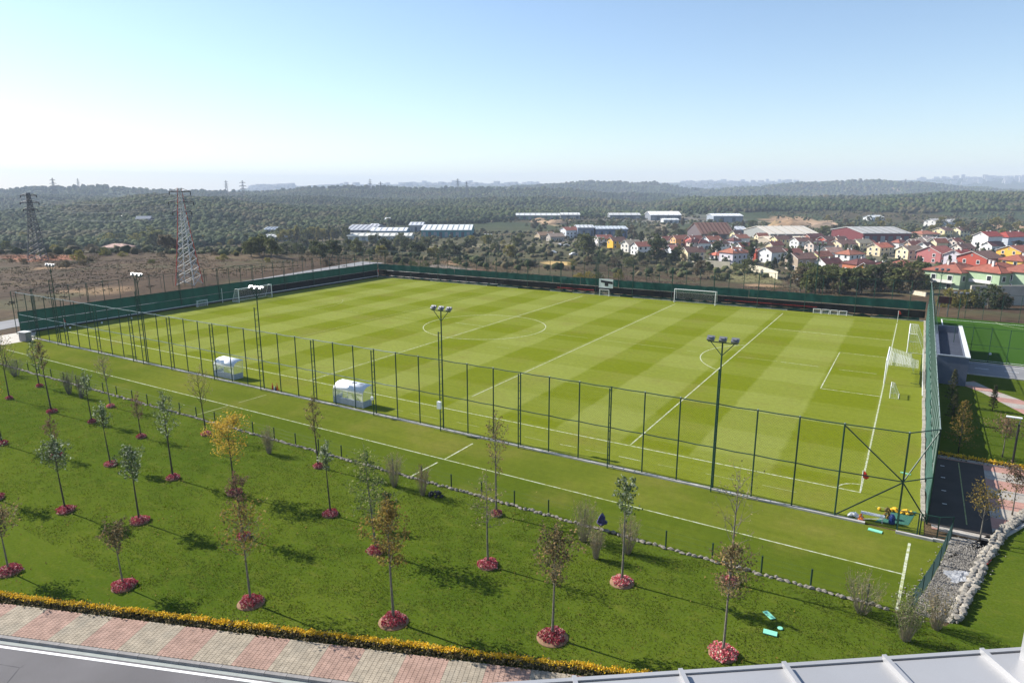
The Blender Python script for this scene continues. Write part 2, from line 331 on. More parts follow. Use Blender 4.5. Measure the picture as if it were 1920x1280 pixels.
def vnoise(x, y, s, seed=0):
    r = np.random.default_rng(seed); T = r.random((64, 64)); u, v = x / s, y / s; i, j = np.floor(u).astype(int), np.floor(v).astype(int); a, b = sm(u - i), sm(v - j)
    g = lambda p, q: T[p % 64, q % 64]
    return (g(i, j) * (1 - a) + g(i + 1, j) * a) * (1 - b) + (g(i, j + 1) * (1 - a) + g(i + 1, j + 1) * a) * b
def fbm(x, y, s, seed=0): return (vnoise(x, y, s, seed) + .5 * vnoise(x, y, s / 2.1, seed + 1) + .25 * vnoise(x, y, s / 4.3, seed + 2)) / 1.75
def colD(x, y):
    dx, dy = x - CAM[0], y - CAM[1]; D = dx * FW[0] + dy * FW[1]; S = dx * RT[0] + dy * RT[1]; return 960 + FPX * S / np.maximum(D, 1), D

front = np.arange(-46, 46.01, .3); rest = np.arange(50, 314.1, 8); bear = np.concatenate([front, rest])
rr = np.concatenate([np.linspace(1, 130, 24), np.exp(np.linspace(math.log(134), math.log(6900), 200))])
B, RR = np.meshgrid(np.radians(bear), rr, indexing='ij'); ang = YAW - B
TX, TY = CAM[0] + RR * np.cos(ang), CAM[1] + RR * np.sin(ang); TZZ = terrain_z(TX, TY)
nb, nr = TX.shape; idx = np.arange(nb * nr).reshape(nb, nr); nx = np.roll(idx, -1, 0)
F = np.stack([idx[:, :-1], idx[:, 1:], nx[:, 1:], nx[:, :-1]], -1).reshape(-1, 4)[:, ::-1]
V = np.stack([TX.ravel(), TY.ravel(), TZZ.ravel()], -1); V = np.vstack([V, [[CAM[0], CAM[1], -.03]]]); c0 = len(V) - 1
F3 = np.stack([np.full(nb, c0), nx[:, 0], idx[:, 0]], -1)[:, ::-1]
x, y = V[:, 0], V[:, 1]; cc, DD = colD(x, y)
brown = np.array([.062, .040, .024]); dry = np.array([.098, .068, .038]); olive = np.array([.075, .070, .034]); darkg = np.array([.040, .055, .024]); tan = np.array([.30, .195, .11]); rust = np.array([.24, .10, .055])
n1, n2, n3 = fbm(x, y, 40, 1), fbm(x, y, 14, 5), fbm(x, y, 120, 9)
lerp = lambda a, b, t: a + (b - a) * t[:, None]
C = lerp(np.tile(brown, (len(x), 1)), np.tile(dry, (len(x), 1)), sm((n1 - .45) * 4)); C = lerp(C, np.tile(olive, (len(x), 1)), sm((n2 - .52) * 5) * .8)
C = lerp(C, np.tile(olive, (len(x), 1)), sm((DD - 230) / 120)); C = lerp(C, np.tile(dry, (len(x), 1)), sm((DD - 230) / 120) * sm((n1 - .55) * 5) * .8)
C = lerp(C, np.tile(darkg, (len(x), 1)), sm((DD - 520) / 200)); C = lerp(C, np.tile(dry * .8, (len(x), 1)), sm((DD - 600) / 200) * sm((n3 - .62) * 8) * .7)
def patch(px, py, wpx, hpx, c, amt=1., lo=100):
    global C
    a = at(px, py, lo); b = at(px, py + hpx / 2, lo); e = at(px, py - hpx / 2, lo); ry = max(np.hypot(*(b - e)[:2]) / 2, 1.); rx = wpx * mpp(a) / 2
    d = np.stack([x - a[0], y - a[1]], -1); w = (a - CAM)[:2]; w = w / np.hypot(*w); s = d @ np.array([-w[1], w[0]]); t = d @ w
    q = np.sqrt((s / rx) ** 2 + (t / ry) ** 2) + (n2 - .5) * 1.1; k = sm((1.15 - q) / .3) * amt; C = lerp(C, np.tile(np.array(c), (len(x), 1)), k)
patch(85, 483, 110, 12, rust, .9); patch(40, 505, 90, 10, dry, .8); patch(100, 503, 60, 5, tan, .6); patch(20, 480, 40, 6, rust, .5); patch(180, 545, 130, 14, tan * .8, .7); patch(60, 530, 120, 10, dry, .7)
patch(850, 492, 50, 8, tan, 1.); patch(835, 503, 110, 12, (.24, .21, .18), .7); patch(895, 510, 60, 10, rust, .4); patch(1045, 494, 60, 6, np.array([.5, .34, .14]), .9); patch(1430, 535, 70, 5, tan, .9); patch(1390, 505, 70, 14, (.25, .22, .10), .9)
patch(1400, 520, 120, 22, (.20, .19, .085), .7)
patch(1250, 390, 60, 30, (.24, .19, .13), .9, 500); patch(1270, 412, 60, 5, dry * 1.2, .8, 400); patch(1480, 415, 100, 12, (.34, .22, .13), .9, 500); patch(1545, 421, 60, 12, (.38, .26, .17), 1., 450); patch(1880, 424, 120, 7, (.36, .22, .13), .9, 500)
patch(1690, 357, 60, 5, (.5, .36, .27), .9, 900); patch(1035, 412, 60, 16, (.40, .27, .16), .9, 500); patch(1000, 409, 40, 4, (.6, .42, .16), .8, 500); patch(1060, 445, 90, 20, (.20, .17, .13), .8, 300); patch(900, 460, 300, 8, (.20, .18, .11), .6, 300)
patch(1300, 450, 400, 10, (.22, .2, .14), .7, 300); patch(1250, 412, 300, 12, (.17, .16, .14), .6, 450)
patch(1650, 480, 560, 60, (.13, .12, .085), .7, 180)
ground = obj('terrain', npmesh('terrain', V, [F, F3], [M['terrain']], True, None, np.hstack([C, np.ones((len(C), 1))])), kind='structure')

# ------------------------------------------------------------------ woods on the hills (one mass) and scrub
ico = []
t_ = (1 + 5 ** .5) / 2
for a, b, c in ((-1, t_, 0), (1, t_, 0), (-1, -t_, 0), (1, -t_, 0), (0, -1, t_), (0, 1, t_), (0, -1, -t_), (0, 1, -t_), (t_, 0, -1), (t_, 0, 1), (-t_, 0, -1), (-t_, 0, 1)): ico.append((a, b, c))
ICO = np.array(ico) / np.sqrt(1 + t_ * t_)
ICF = np.array([(0,11,5),(0,5,1),(0,1,7),(0,7,10),(0,10,11),(1,5,9),(5,11,4),(11,10,2),(10,7,6),(7,1,8),(3,9,4),(3,4,2),(3,2,6),(3,6,8),(3,8,9),(4,9,5),(2,4,11),(6,2,10),(8,6,7),(9,8,1)])
ICH = ICF[(ICO[ICF].mean(1)[:, 2] > -.62)]      # the underside of a crown is never seen from above
def blobs(P, rad, hgt, colr, seed, jit=.27):
    r = np.random.default_rng(seed); n = len(P); U = ICO[None] * (1 + r.uniform(-jit, jit, (n, 12, 1))); a = r.uniform(0, 6.28, n); ca, sa = np.cos(a)[:, None], np.sin(a)[:, None]
    xx = (U[..., 0] * ca - U[..., 1] * sa) * rad[:, None]; yy = (U[..., 0] * sa + U[..., 1] * ca) * rad[:, None]; zz = (U[..., 2] * .5 + .5) * hgt[:, None]
    V = np.stack([xx + P[:, None, 0], yy + P[:, None, 1], zz + P[:, None, 2]], -1).reshape(-1, 3); F = (ICH[None] + (np.arange(n) * 12)[:, None, None]).reshape(-1, 3)
    A = np.repeat(np.hstack([colr, np.ones((n, 1))]), 12, 0); return V, F, A
def wood(name, D0, D1, sp, size, seed, keep, label, c0=-90, c1=2010):
    r = np.random.default_rng(seed); s0, s1 = (c0 - 960) / FPX, (c1 - 960) / FPX; n = int((D1 ** 2 - D0 ** 2) / 2 * (s1 - s0) / sp ** 2)
    D = np.sqrt(r.uniform(D0 ** 2, D1 ** 2, n)); s = r.uniform(s0, s1, n); x = CAM[0] + FW[0] * D + RT[0] * s * D; y = CAM[1] + FW[1] * D + RT[1] * s * D; z = terrain_z(x, y)
    ca = 960 + FPX * s; k = keep(ca, D, x, y, r); x, y, z, D, ca = x[k], y[k], z[k], D[k], ca[k]
    # leave out what lies behind a crest
    zz = np.max([(terrain_z(CAM[0] + (x - CAM[0]) * f, CAM[1] + (y - CAM[1]) * f) - CAM[2]) / f for f in (.6, .7, .78, .85, .9, .94, .97)], 0); k = (z - CAM[2]) + 22 > zz; x, y, z, D, ca = x[k], y[k], z[k], D[k], ca[k]
    n = len(x); sz = r.uniform(.6, 1.25, n) * size; t = fbm(x, y, 90, 31)[:, None] * 1.2 - .1 + r.uniform(-.22, .22, (n, 1)); t = np.clip(t, 0, 1)
    gr = np.array([.026, .043, .020]) * (1 - t) + np.array([.078, .094, .032]) * t; br = r.random((n, 1)) < .06; pine = np.clip((fbm(x, y, 170, 91) - .5) * 5, 0, 1)[:, None]; gr = gr * (1 - .55 * pine) + np.array([.018, .034, .019]) * .55 * pine; dryp = np.clip((fbm(x, y, 60, 93) - .60) * 8, 0, 1)[:, None]; gr = gr * (1 - .6 * dryp) + np.array([.088, .072, .042]) * .6 * dryp; gr = np.where(br, gr * .4 + np.array([.085, .062, .034]) * .7, gr) * r.uniform(.75, 1.25, (n, 1))
    V, F, A = blobs(np.stack([x, y, z - sz * .15], -1), sz * .62, sz * r.uniform(.9, 1.35, n), gr, seed + 1)
    return obj(name, npmesh(name, V, F, [M['canopy']], True, None, A), label=label, cat='woods', kind='stuff')
def keepA(ca, D, x, y, r):
    n = fbm(x, y, 110, 77); clear = (n > .62) & (r.random(len(D)) < .82)
    lim = np.interp(ca, [0, 150, 300, 500, 620, 700, 900, 1000, 1200, 1280, 1420, 1570, 1700, 1830, 1920], [430, 430, 430, 470, 560, 640, 700, 800, 860, 840, 860, 860, 820, 850, 850])
    scar = ((np.abs(ca - 1250) < 26) & (D > 860) & (D < 1150) & (fbm(x, y, 40, 3) > .42)) | ((np.abs(ca - 1690) < 32) & (D > 1280) & (D < 1420))
    return (D > lim) & ~clear & ~scar
wood('hill_forest', 420, 720, 3.3, 4.2, 11, keepA, 'mixed green forest covering the nearest slopes beyond the valley')
wood('slope_forest', 720, 1100, 4.7, 4.7, 12, keepA, 'green forest on the middle slopes behind the depot')
wood('ridge_forest', 1100, 1950, 7.0, 5.8, 13, keepA, 'dark green forest along the first skyline ridge')
wood('far_ridge_forest', 1950, 3500, 15, 9.5, 17, lambda ca, D, x, y, r: fbm(x, y, 200, 7) < .72, 'hazy blue green forest on the farthest hills')
def scrub(name, n, D0, D1, c0, c1, size, seed, keep, cols, label):
    r = np.random.default_rng(seed); D = np.sqrt(r.uniform(D0 ** 2, D1 ** 2, n)); ca = r.uniform(c0, c1, n); s = (ca - 960) / FPX; x = CAM[0] + FW[0] * D + RT[0] * s * D; y = CAM[1] + FW[1] * D + RT[1] * s * D; k = keep(ca, D, x, y, r)
    x, y = x[k], y[k]; n = len(x); z = terrain_z(x, y); sz = size * r.uniform(.35, 1.3, n) ** 1.5; cl = np.array(cols)[r.integers(0, len(cols), n)] * r.uniform(.7, 1.3, (n, 1))
    if size < 1:
        q = 9; C = np.repeat(np.stack([x, y, z], -1), q, 0) + r.normal(size=(n * q, 3)) * np.repeat(sz, q)[:, None] * np.array([.9, .9, .0]) + np.stack([np.zeros(n * q)] * 2 + [r.uniform(0, .30, n * q) * np.repeat(sz, q)], -1); V, F = leaves(C, .30, seed, .7); A = np.repeat(np.hstack([np.repeat(cl, q, 0) * r.uniform(1.1, 2.1, (n * q, 1)), np.ones((n * q, 1))]), 4, 0)
    else: V, F, A = blobs(np.stack([x, y, z - sz * .15], -1), sz * r.uniform(.45, .85, n), sz * r.uniform(.7, 1.25, n), cl, seed + 1, .35)
    return obj(name, npmesh(name, V, F, [M['canopy']], True, None, A), label=label, cat='scrub', kind='stuff')
BR = [(.082, .06, .038), (.10, .076, .044), (.068, .06, .028), (.06, .056, .024), (.125, .095, .055), (.09, .066, .05)]
def offground(ca, D, x, y, r): return ((x < -136) | (y > 46)) & (fbm(x, y, 25, 41) > .40) & ((x < 4) | (y > 52))
scrub('dry_scrub', 15000, 100, 300, -40, 1500, .50, 21, offground, BR, 'low brown dry scrub covering the open field beyond the pitch')
scrub('valley_scrub', 17000, 240, 950, -40, 1960, 2.0, 23, lambda ca, D, x, y, r: (fbm(x, y, 60, 43) > .44) & (terrain_z(x, y) < 4), [(.055, .064, .026), (.075, .08, .033), (.095, .08, .044), (.042, .05, .022)], 'scattered bushes and hedges filling the valley floor')

# ------------------------------------------------------------------ the sports ground: sheets, lines
def sheet(name, pts, z, mat, sub=None, **k):
    me = bpy.data.meshes.new(name); me.from_pydata([(p[0], p[1], z) for p in pts], [], [tuple(range(len(pts)))]); me.materials.append(mat); me.update()
    return obj(name, me, kind=k.pop('kind', 'structure'), **k)
pitch = sheet('pitch', [(-106.4, -38.9), (3.7, -38.9), (3.7, 38.3), (-106.4, 36.4)], .004, M['pitch'])
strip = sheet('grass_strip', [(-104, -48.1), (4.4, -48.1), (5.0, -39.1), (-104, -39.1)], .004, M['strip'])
U = np.array([math.cos(R(20.8)), math.sin(R(20.8))]); Nn = np.array([-U[1], U[0]])
ab = lambda a, b: tuple(U * a + Nn * b)
lawn = sheet('lawn', [(-110, -48.2), (4.6, -48.2), (5.2, -47), (6.9, -39.4), (9.3, -32.4), (12.1, -28), (60, -28), ab(70, -53.2), ab(-90, -53.2)], .008, M['lawn'])
sheet('terrace_lawn', [(5.6, -24.2), (60, -24.2), (60, 5.2), (4.0, 5.2), (4.0, -24.2)], .006, M['lawn'])
def line(name, parent, p, q, w=.12, z=.010, mat='line'):
    p, q = np.array(p, float), np.array(q, float); d = (q - p) / np.hypot(*(q - p)); n = np.array([-d[1], d[0]]) * w / 2
    me = bpy.data.meshes.new(name); me.from_pydata([(*(p + n), z), (*(p - n), z), (*(q - n), z), (*(q + n), z)], [], [(0, 1, 2, 3)]); me.materials.append(M[mat]); me.update(); return obj(name, me, parent)
def arc(name, parent, c, r, a0, a1, w=.12, z=.012, n=64, mat='line'):
    v = []; f = []
    for i in range(n + 1):
        a = a0 + (a1 - a0) * i / n
        for q in (r - w / 2, r + w / 2): v.append((c[0] + q * math.cos(a), c[1] + q * math.sin(a), z))
        if i: f.append((2*i-2, 2*i-1, 2*i+1, 2*i))
    me = bpy.data.meshes.new(name); me.from_pydata(v, [], f); me.materials.append(M[mat]); me.update(); return obj(name, me, parent)
W2, LX = 34.3, 105.7
for p, q, w, mt in (((0, -W2), (0, W2), .14, 'line'), ((-LX, -W2), (0, -W2), .14, 'line'), ((-LX, W2), (0, W2), .10, 'faint'), ((-16.5, -W2), (-16.5, W2), .14, 'line'), ((-34.7, -30), (-34.7, W2), .12, 'line'),
        ((-52.9, -W2), (-52.9, W2), .12, 'line'), ((-5.5, -9.16), (-5.5, 9.16), .13, 'line'), ((-5.5, -9.16), (0, -9.16), .12, 'line'), ((-5.5, 9.16), (0, 9.16), .12, 'line'), ((-16.5, 20.3), (0, 20.3), .12, 'line'), ((-16.5, -20.3), (0, -20.3), .10, 'faint'),
        ((-71, -20), (-71, 25), .08, 'faint'), ((-89.2, -20), (-89.2, 20), .08, 'faint'), ((-LX, -20.1), (-89.2, -20.1), .08, 'faint'), ((-LX, 20.1), (-89.2, 20.1), .08, 'faint'),
        ((-21.2, 21), (-17.9, 21), .09, 'faint'), ((-30, -20.5), (-23.6, -20.5), .09, 'faint'), ((-21.6, -20.5), (-17.5, -20.5), .09, 'faint'), ((-4.7, 0), (-.9, .1), .09, 'line'), ((-16, .35), (-11.4, .3), .1, 'faint'), ((-11, .3), (-6.8, .2), .1, 'line'), ((-22.3, .2), (-20.9, .1), .1, 'faint'),
        ((-58.3, 0), (-53.1, -.1), .1, 'line'), ((-46.4, .1), (-44.8, 0), .1, 'faint'), ((-43.6, .4), (-36.2, .5), .1, 'faint'), ((-34.1, .3), (-23.8, .5), .1, 'faint'), ((-80.8, -1.4), (-77.2, -1.3), .1, 'faint'), ((-69.8, -.8), (-65.8, -.9), .1, 'faint'), ((-44.2, -10.4), (-42.3, -10.4), .09, 'faint'),
        ((-39.8, -37), (-37.6, -37), .08, 'faint'), ((-36.7, -37.1), (-33.5, -37), .08, 'faint'), ((-31.6, -36.9), (-29.2, -36.9), .08, 'faint'), ((-24.7, -36.9), (-22.5, -36.9), .08, 'faint'), ((-21.4, -36.9), (-20, -36.8), .08, 'line'), ((-19.2, -36.9), (-17.3, -36.8), .08, 'faint'), ((-16.4, -36.8), (-14.6, -36.8), .08, 'line'), ((-13.3, -36.8), (-11.7, -36.7), .08, 'faint'), ((-9.8, -36.6), (-7.4, -36.6), .08, 'faint'), ((-5.9, -36.5), (-3.7, -36.5), .08, 'faint'), ((1.0, -36.1), (2.1, -36.0), .08, 'faint')):
    line('pitch_line', pitch, p, q, w * .85, .010 if abs(p[0] - q[0]) > .2 else .014, mt)
arc('centre_circle', pitch, (-52.9, 0), 9.15, 0, 2 * math.pi, .12); a_ = math.acos(5.5 / 9.15); arc('penalty_arc', pitch, (-11, 0), 9.15, math.pi - a_, math.pi + a_, .12)
arc('corner_arc', pitch, (0, -W2), 1.4, R(90), R(180), .1, n=16); arc('penalty_arc', pitch, (-94.9, 0), 9.15, -a_, a_, .08, mat='faint')
for p, q, w, mt in (((-97, -44.2), (2.75, -44.2), .085, 'line'), ((-27.5, -44.15), (-27.5, -40.4), .12, 'line'), ((-27.6, -44.9), (-27.7, -48), .12, 'line'), ((-52.6, -40.1), (-52.8, -43.2), .1, 'faint'), ((-52.8, -44.4), (-53, -47.8), .1, 'faint'), ((2.6, -48), (3.0, -40.3), .14, 'line')):
    line('strip_line', strip, p, q, w, .010 if abs(p[0] - q[0]) > .5 else .014, mt)

# ------------------------------------------------------------------ pavement, kerb, road at the bottom
A0, A1 = -78, 30
sw = sheet('sidewalk', [ab(A0, -55.23), ab(A1, -55.23), ab(A1, -53.17), ab(A0, -53.17)], .10, M['joint'])
road = sheet('road', [ab(A0, -64), ab(A1, -64), ab(A1, -55.42), ab(A0, -55.42)], .002, M['asphalt'])
line('road_edge_line', road, ab(A0, -55.78), ab(A1, -55.78), .13, .008, 'white'); 
gut = sheet('gutter', [ab(A0, -55.62), ab(A1, -55.62), ab(A1, -55.41), ab(A0, -55.41)], .006, M['gutter'])
kerb = obj('kerb', MB().box((0, 0, -.2), (.1, .1, .1)).mesh('kerb_core', M['kerb']), loc=(*ab(-30, -55.3), 0), kind='structure')
kbm = MB(); kbm.add([(-.49, -.09, 0), (.49, -.09, 0), (.49, .09, 0), (-.49, .09, 0), (-.49, -.075, .13), (.49, -.075, .13), (.49, .09, .135), (-.49, .09, .135)], [(0,3,2,1),(4,5,6,7),(0,1,5,4),(1,2,6,5),(2,3,7,6),(3,0,4,7)])
kme = kbm.mesh('kerb_stone', M['kerb'])
for i in range(62):
    p = np.array(ab(-72 + i * 1.0, -55.32)) - np.array(ab(-30, -55.3)); obj('kerb_stone', kme, kerb, (p[0], p[1], random.uniform(-.004, .004)), R(20.8))
# interlocking paving blocks, real joints, joined by colour
pv = {0: ([], []), 1: ([], [])}; rg = random.Random(3)
zz = [(-.10, -.055), (-.05, -.035), (.05, -.075), (.10, -.055), (.10, .055), (.05, .035), (-.05, .075), (-.10, .055)]
nrow = int(2.04 / .118)
for i in range(int(58 / .212)):
    a = -71 + i * .212; 
    for j in range(nrow):
        b = -55.17 + .06 + j * .1195; aa = a
        k = int(math.floor((aa + 71.0 + .55) / 1.82)) % 2; v, f = pv[k]; o = len(v); dz = rg.uniform(-.003, .003); s = 1.0
        for z_, sc_ in ((.104, 1.), (.113 + dz, .985)):
            for q in zz: w = ab(aa + q[0] * s * sc_, b + q[1] * s * sc_); v.append((w[0], w[1], z_))
        f.append(tuple(range(o + 8, o + 16))); f += [(o + t, o + (t + 1) % 8, o + 8 + (t + 1) % 8, o + 8 + t) for t in range(8)]
for k, nm, mt in ((0, 'grey_paving_blocks', 'pave_grey'), (1, 'red_paving_blocks', 'pave_red')):
    me = bpy.data.meshes.new(nm); me.from_pydata(pv[k][0], [], pv[k][1]); me.materials.append(M[mt]); me.update(); obj(nm, me, sw, kind='stuff')

# ------------------------------------------------------------------ leaf and branch tools
def twigs(mb, p0, p1, r0, r1, bend, rg, n=4, sides=4):
    p0, p1 = Vector(p0), Vector(p1); pts = []
    for i in range(n + 1):
        t = i / n; q = p0.lerp(p1, t) + Vector((rg.uniform(-1, 1), rg.uniform(-1, 1), rg.uniform(-.3, .3))) * bend * math.sin(t * math.pi) + Vector((0, 0, 1)) * bend * t * t; pts.append(q)
    mb.tube(pts, [r0 + (r1 - r0) * i / n for i in range(n + 1)], sides, False); return pts
def young_tree(h, cb, cw, leafmat, nleaf, lsize, seed, bark='barkdk', lean=(0, 0), form='upright', twigmat=None):
    """trunk mesh (with its limbs) and a crown mesh of leaves; form upright (ascending limbs), round, spread (level limbs)"""
    rg = random.Random(seed); mb = MB(); top = Vector((lean[0], lean[1], h)); 
    tr = [Vector((lean[0] * t + math.sin(t * 7 + seed) * .02 * h * .1, lean[1] * t, h * .97 * t)) for t in (0, .12, .3, .5, .7, .85, 1)]
    r0 = .024 + .0062 * h; mb.tube(tr, [r0 * 1.25, r0, r0 * .85, r0 * .62, r0 * .4, r0 * .22, r0 * .08], 7)
    def on(z):
        t = z / (h * .97); return Vector((lean[0] * t, lean[1] * t, z))
    tips = []; nb = {'upright': 15, 'round': 20, 'spread': 16, 'bare': 15}[form]
    for i in range(nb):
        f = (i + rg.random() * .6) / nb; z = cb + (h - cb) * f * .82; an = i * 2.4 + rg.uniform(-.5, .5)
        prof = {'upright': .55 + .45 * math.sin(math.pi * min(1, f + .25)), 'round': math.sin(math.pi * min(.97, .22 + f * .75)), 'spread': 1 - f * .6, 'bare': .6 + .4 * math.sin(math.pi * min(1, f + .2))}[form]
        ln = cw / 2 * prof * rg.uniform(.75, 1.12); up = {'upright': 1.25, 'round': .75, 'spread': .25, 'bare': 1.5}[form] * ln * rg.uniform(.7, 1.3)
        p0 = on(z); p1 = p0 + Vector((math.cos(an) * ln, math.sin(an) * ln, min(up, h * 1.02 - z)))
        pts = twigs(mb, p0, p1, r0 * .32, r0 * .07, ln * .14, rg, 4, 4); tips += pts[2:]
        for j in range(5):
            q0 = pts[rg.choice((1, 2, 3, 4))]; d = Vector((rg.uniform(-1, 1), rg.uniform(-1, 1), rg.uniform(.0, 1.2))).normalized() * ln * rg.uniform(.3, .7)
            sub = twigs(mb, q0, q0 + d, r0 * .12, r0 * .04, ln * .06, rg, 2, 3); tips += sub[1:]
    tips.append(top)
    r = np.random.default_rng(seed); T = np.array([tuple(t) for t in tips]); nleaf = int(nleaf * 1.35); C = T[r.integers(0, len(T), nleaf)] + r.normal(size=(nleaf, 3)) * cw * .055
    V, F = leaves(C, lsize * .98, seed, .62, .3)
    return mb.mesh('trunk', M[bark], True), npmesh('crown', V, F, [M[leafmat]])
def flower_bed_mesh(rad, seed, pale=0.):
    r = np.random.default_rng(seed); n = 620; a = r.uniform(0, 6.28, n); q = np.sqrt(r.random(n)) * rad * .86; hz = .24 * (1 - (q / rad) ** 2) + .03; edge = 1 + .10 * np.sin(a * 3 + seed) + .08 * np.sin(a * 7 + seed * 2)
    C = np.stack([q * np.cos(a) * edge, q * np.sin(a) * edge, hz + r.uniform(0, .07, n)], -1); V, F = leaves(C, .13, seed, .8); return npmesh('flowers', V, F, [M['fl_pale' if pale else 'fl_red']])
sb = MB(); sb.lathe((0, 0, 0), [(1.0, 0), (.96, .035), (.8, .06), (.5, .16), (.01, .2)], 22)
soil_me = sb.mesh('soil', M['soil'], True)
bedm = [flower_bed_mesh(1., s) for s in (1, 2, 3)]; bedp = flower_bed_mesh(1., 9, 1)
bg = MB(); bed_green = None

# ------------------------------------------------------------------ young trees on the lawn, each in a round flower bed
# base px, top y, crown foot y, crown width px, leaf, leaf count, leaf size, form, bark, lean px, bed radius, label, bed label
TREES = [
 (18, 748, 640, 702, 46, 'leaf_bud', 330, .13, 'bare', 'barkdk', -4, .42, 'bare grey sapling in the last bed before the far corner gate', 'small red flower bed in the row nearest the far corner gate'),
 (4, 833, 698, 760, 40, 'leaf_yellow', 360, .13, 'round', 'barkdk', -6, .55, 'golden leaved sapling cut by the picture edge above a red bed', 'red flower bed under the golden sapling at the picture edge'),
 (74, 725, 632, 700, 26, 'leaf_silver', 420, .14, 'upright', 'barkdk', -4, .45, 'slender dark sapling beside the stone edging near the curtain corner', 'red flower bed closest to the curtain corner of the pitch'),
 (97, 773, 636, 700, 24, 'leaf_brown', 420, .14, 'upright', 'barkdk', -14, .60, 'tall leaning dark sapling one bed ahead of the curtain corner', 'red flower bed of the tall leaning sapling near the curtain corner'),
 (173, 792, 700, 745, 24, 'leaf_silver', 420, .14, 'upright', 'barkdk', -10, .5, 'narrow silver leaved sapling beside twiggy shrubs on the stone edging', 'red flower bed beside two twiggy shrubs near the edging'),
 (208, 763, 662, 722, 32, 'leaf_bud', 300, .12, 'upright', 'bark', -12, .48, 'brown thin sapling touching the stone edging ahead of the shrubs', 'pale red flower bed touching the stone edging'),
 (265, 820, 742, 790, 24, 'leaf_red', 330, .12, 'upright', 'barkdk', -6, .5, 'small reddish brown sapling halfway between the edging and golden tree', 'red flower bed of the small reddish sapling'),
 (106, 856, 785, 828, 24, 'leaf_red', 330, .12, 'upright', 'barkdk', -10, .62, 'short reddish sapling half hidden behind a silver leaved one', 'red flower bed hidden behind the crown of a silver sapling'),
 (123, 958, 822, 886, 50, 'leaf_silver', 640, .16, 'round', 'barkdk', -12, .72, 'silver leaved sapling standing in front of a short reddish one', 'red flower bed at the foot of the broad silver sapling'),
 (208, 872, 764, 805, 28, 'leaf_silver', 420, .15, 'upright', 'barkdk', -14, .60, 'thin leaning silver leaved sapling with a long bare stem', 'red flower bed under the thin leaning silver sapling'),
 (262, 978, 832, 905, 42, 'leaf_silver', 700, .16, 'round', 'barkdk', -8, .75, 'bushy silver leaved sapling casting its shade over open lawn', 'red flower bed under the bushy silver sapling'),
 (325, 897, 738, 830, 38, 'leaf_silver', 520, .14, 'upright', 'barkdk', -10, .62, 'tall feathery silver sapling before the golden yellow tree', 'red flower bed of the tall feathery sapling'),
 (387, 815, 697, 765, 40, 'leaf_bud', 260, .12, 'bare', 'barkdk', -14, .55, 'nearly bare forked sapling at the stone edging below the first shelter', 'pale red flower bed at the edging below the first shelter'),
 (440, 925, 778, 868, 70, 'leaf_yellow', 1500, .14, 'round', 'barkdk', -4, .68, 'golden yellow round tree, brightest on the lawn', 'red flower bed under the golden yellow tree'),
 (597, 876, 742, 825, 30, 'leaf_brown', 430, .13, 'upright', 'barkdk', -10, .5, 'narrow olive brown sapling at the edging below the second shelter', 'small red bed at the edging below the second shelter'),
 (620, 965, 835, 888, 26, 'leaf_silver', 420, .14, 'upright', 'barkdk', -9, .66, 'thin silver sapling just ahead of a narrow olive brown one', 'red flower bed of the thin silver sapling mid lawn'),
 (457, 1008, 890, 965, 38, 'leaf_red', 520, .13, 'upright', 'barkdk', -14, .55, 'reddish brown sapling standing between the golden and amber trees', 'red flower bed seen through the amber tree crown'),
 (471, 1130, 958, 1052, 90, 'leaf_amber', 560, .14, 'round', 'bark', -14, .80, 'sparse amber leaved tree near the yellow flower border', 'crimson flower bed with bare soil rim near the yellow border'),
 (232, 1100, 995, 1045, 50, 'leaf_brown', 620, .13, 'upright', 'bark', -12, .80, 'short vase shaped brown sapling near the yellow flower border', 'red flower bed of the short vase shaped sapling'),
 (17, 1072, 955, 1012, 60, 'leaf_brown', 780, .13, 'round', 'bark', -8, .84, 'brown sapling nearest the border at the picture edge', 'red flower bed cut by the picture edge near the border'),
 (705, 1034, 842, 975, 96, 'leaf_green', 900, .15, 'spread', 'bark', -30, .68, 'tall pale green tree with wide drooping limbs', 'red flower bed behind the bronze tree crown'),
 (738, 1165, 955, 1075, 78, 'leaf_amber', 1500, .14, 'round', 'bark', -10, .86, 'bronze and yellow bushy tree mid lawn by the border', 'crimson flower bed with orange soil rim under the bronze tree'),
 (915, 1060, 895, 995, 76, 'leaf_bud', 230, .12, 'spread', 'bark', -5, .76, 'nearly leafless tree with level twigs in a pink bed', 'bright pink flower bed of the nearly leafless tree'),
 (931, 965, 790, 898, 44, 'leaf_brown', 520, .12, 'bare', 'bark', -6, .48, 'tall brown vase shaped tree against the strip below the mast', 'small red bed at the edging below the middle mast'),
 (1036, 1195, 1008, 1112, 76, 'leaf_brown', 1150, .14, 'round', 'bark', 6, .88, 'dense brown oval tree nearest the yellow border end', 'red flower bed with bare soil edge near the border end'),
 (1166, 1092, 914, 985, 44, 'leaf_silver', 560, .15, 'upright', 'bark', 2, .76, 'upright silver leaved sapling among the twiggy shrubs', 'pale red bed with wide bare soil rim'),
 (1355, 1226, 1030, 1135, 74, 'leaf_brown', 1000, .13, 'round', 'bark', 8, .86, 'brown leaved tree closest to the metal roof', 'pink and white flower bed closest to the metal roof'),
 (1368, 1092, 888, 1035, 66, 'leaf_bud', 160, .11, 'bare', 'bark', 6, .62, 'tall leafless forked tree behind the one nearest the roof', 'red flower bed showing through the crown nearest the roof'),
 (-8, 935, 815, 880, 46, 'leaf_silver', 520, .15, 'round', 'barkdk', -8, .70, 'sapling just beyond the picture edge whose shade reaches the lawn', 'red flower bed just beyond the picture edge'),
]
lean_dir = RT[:2]
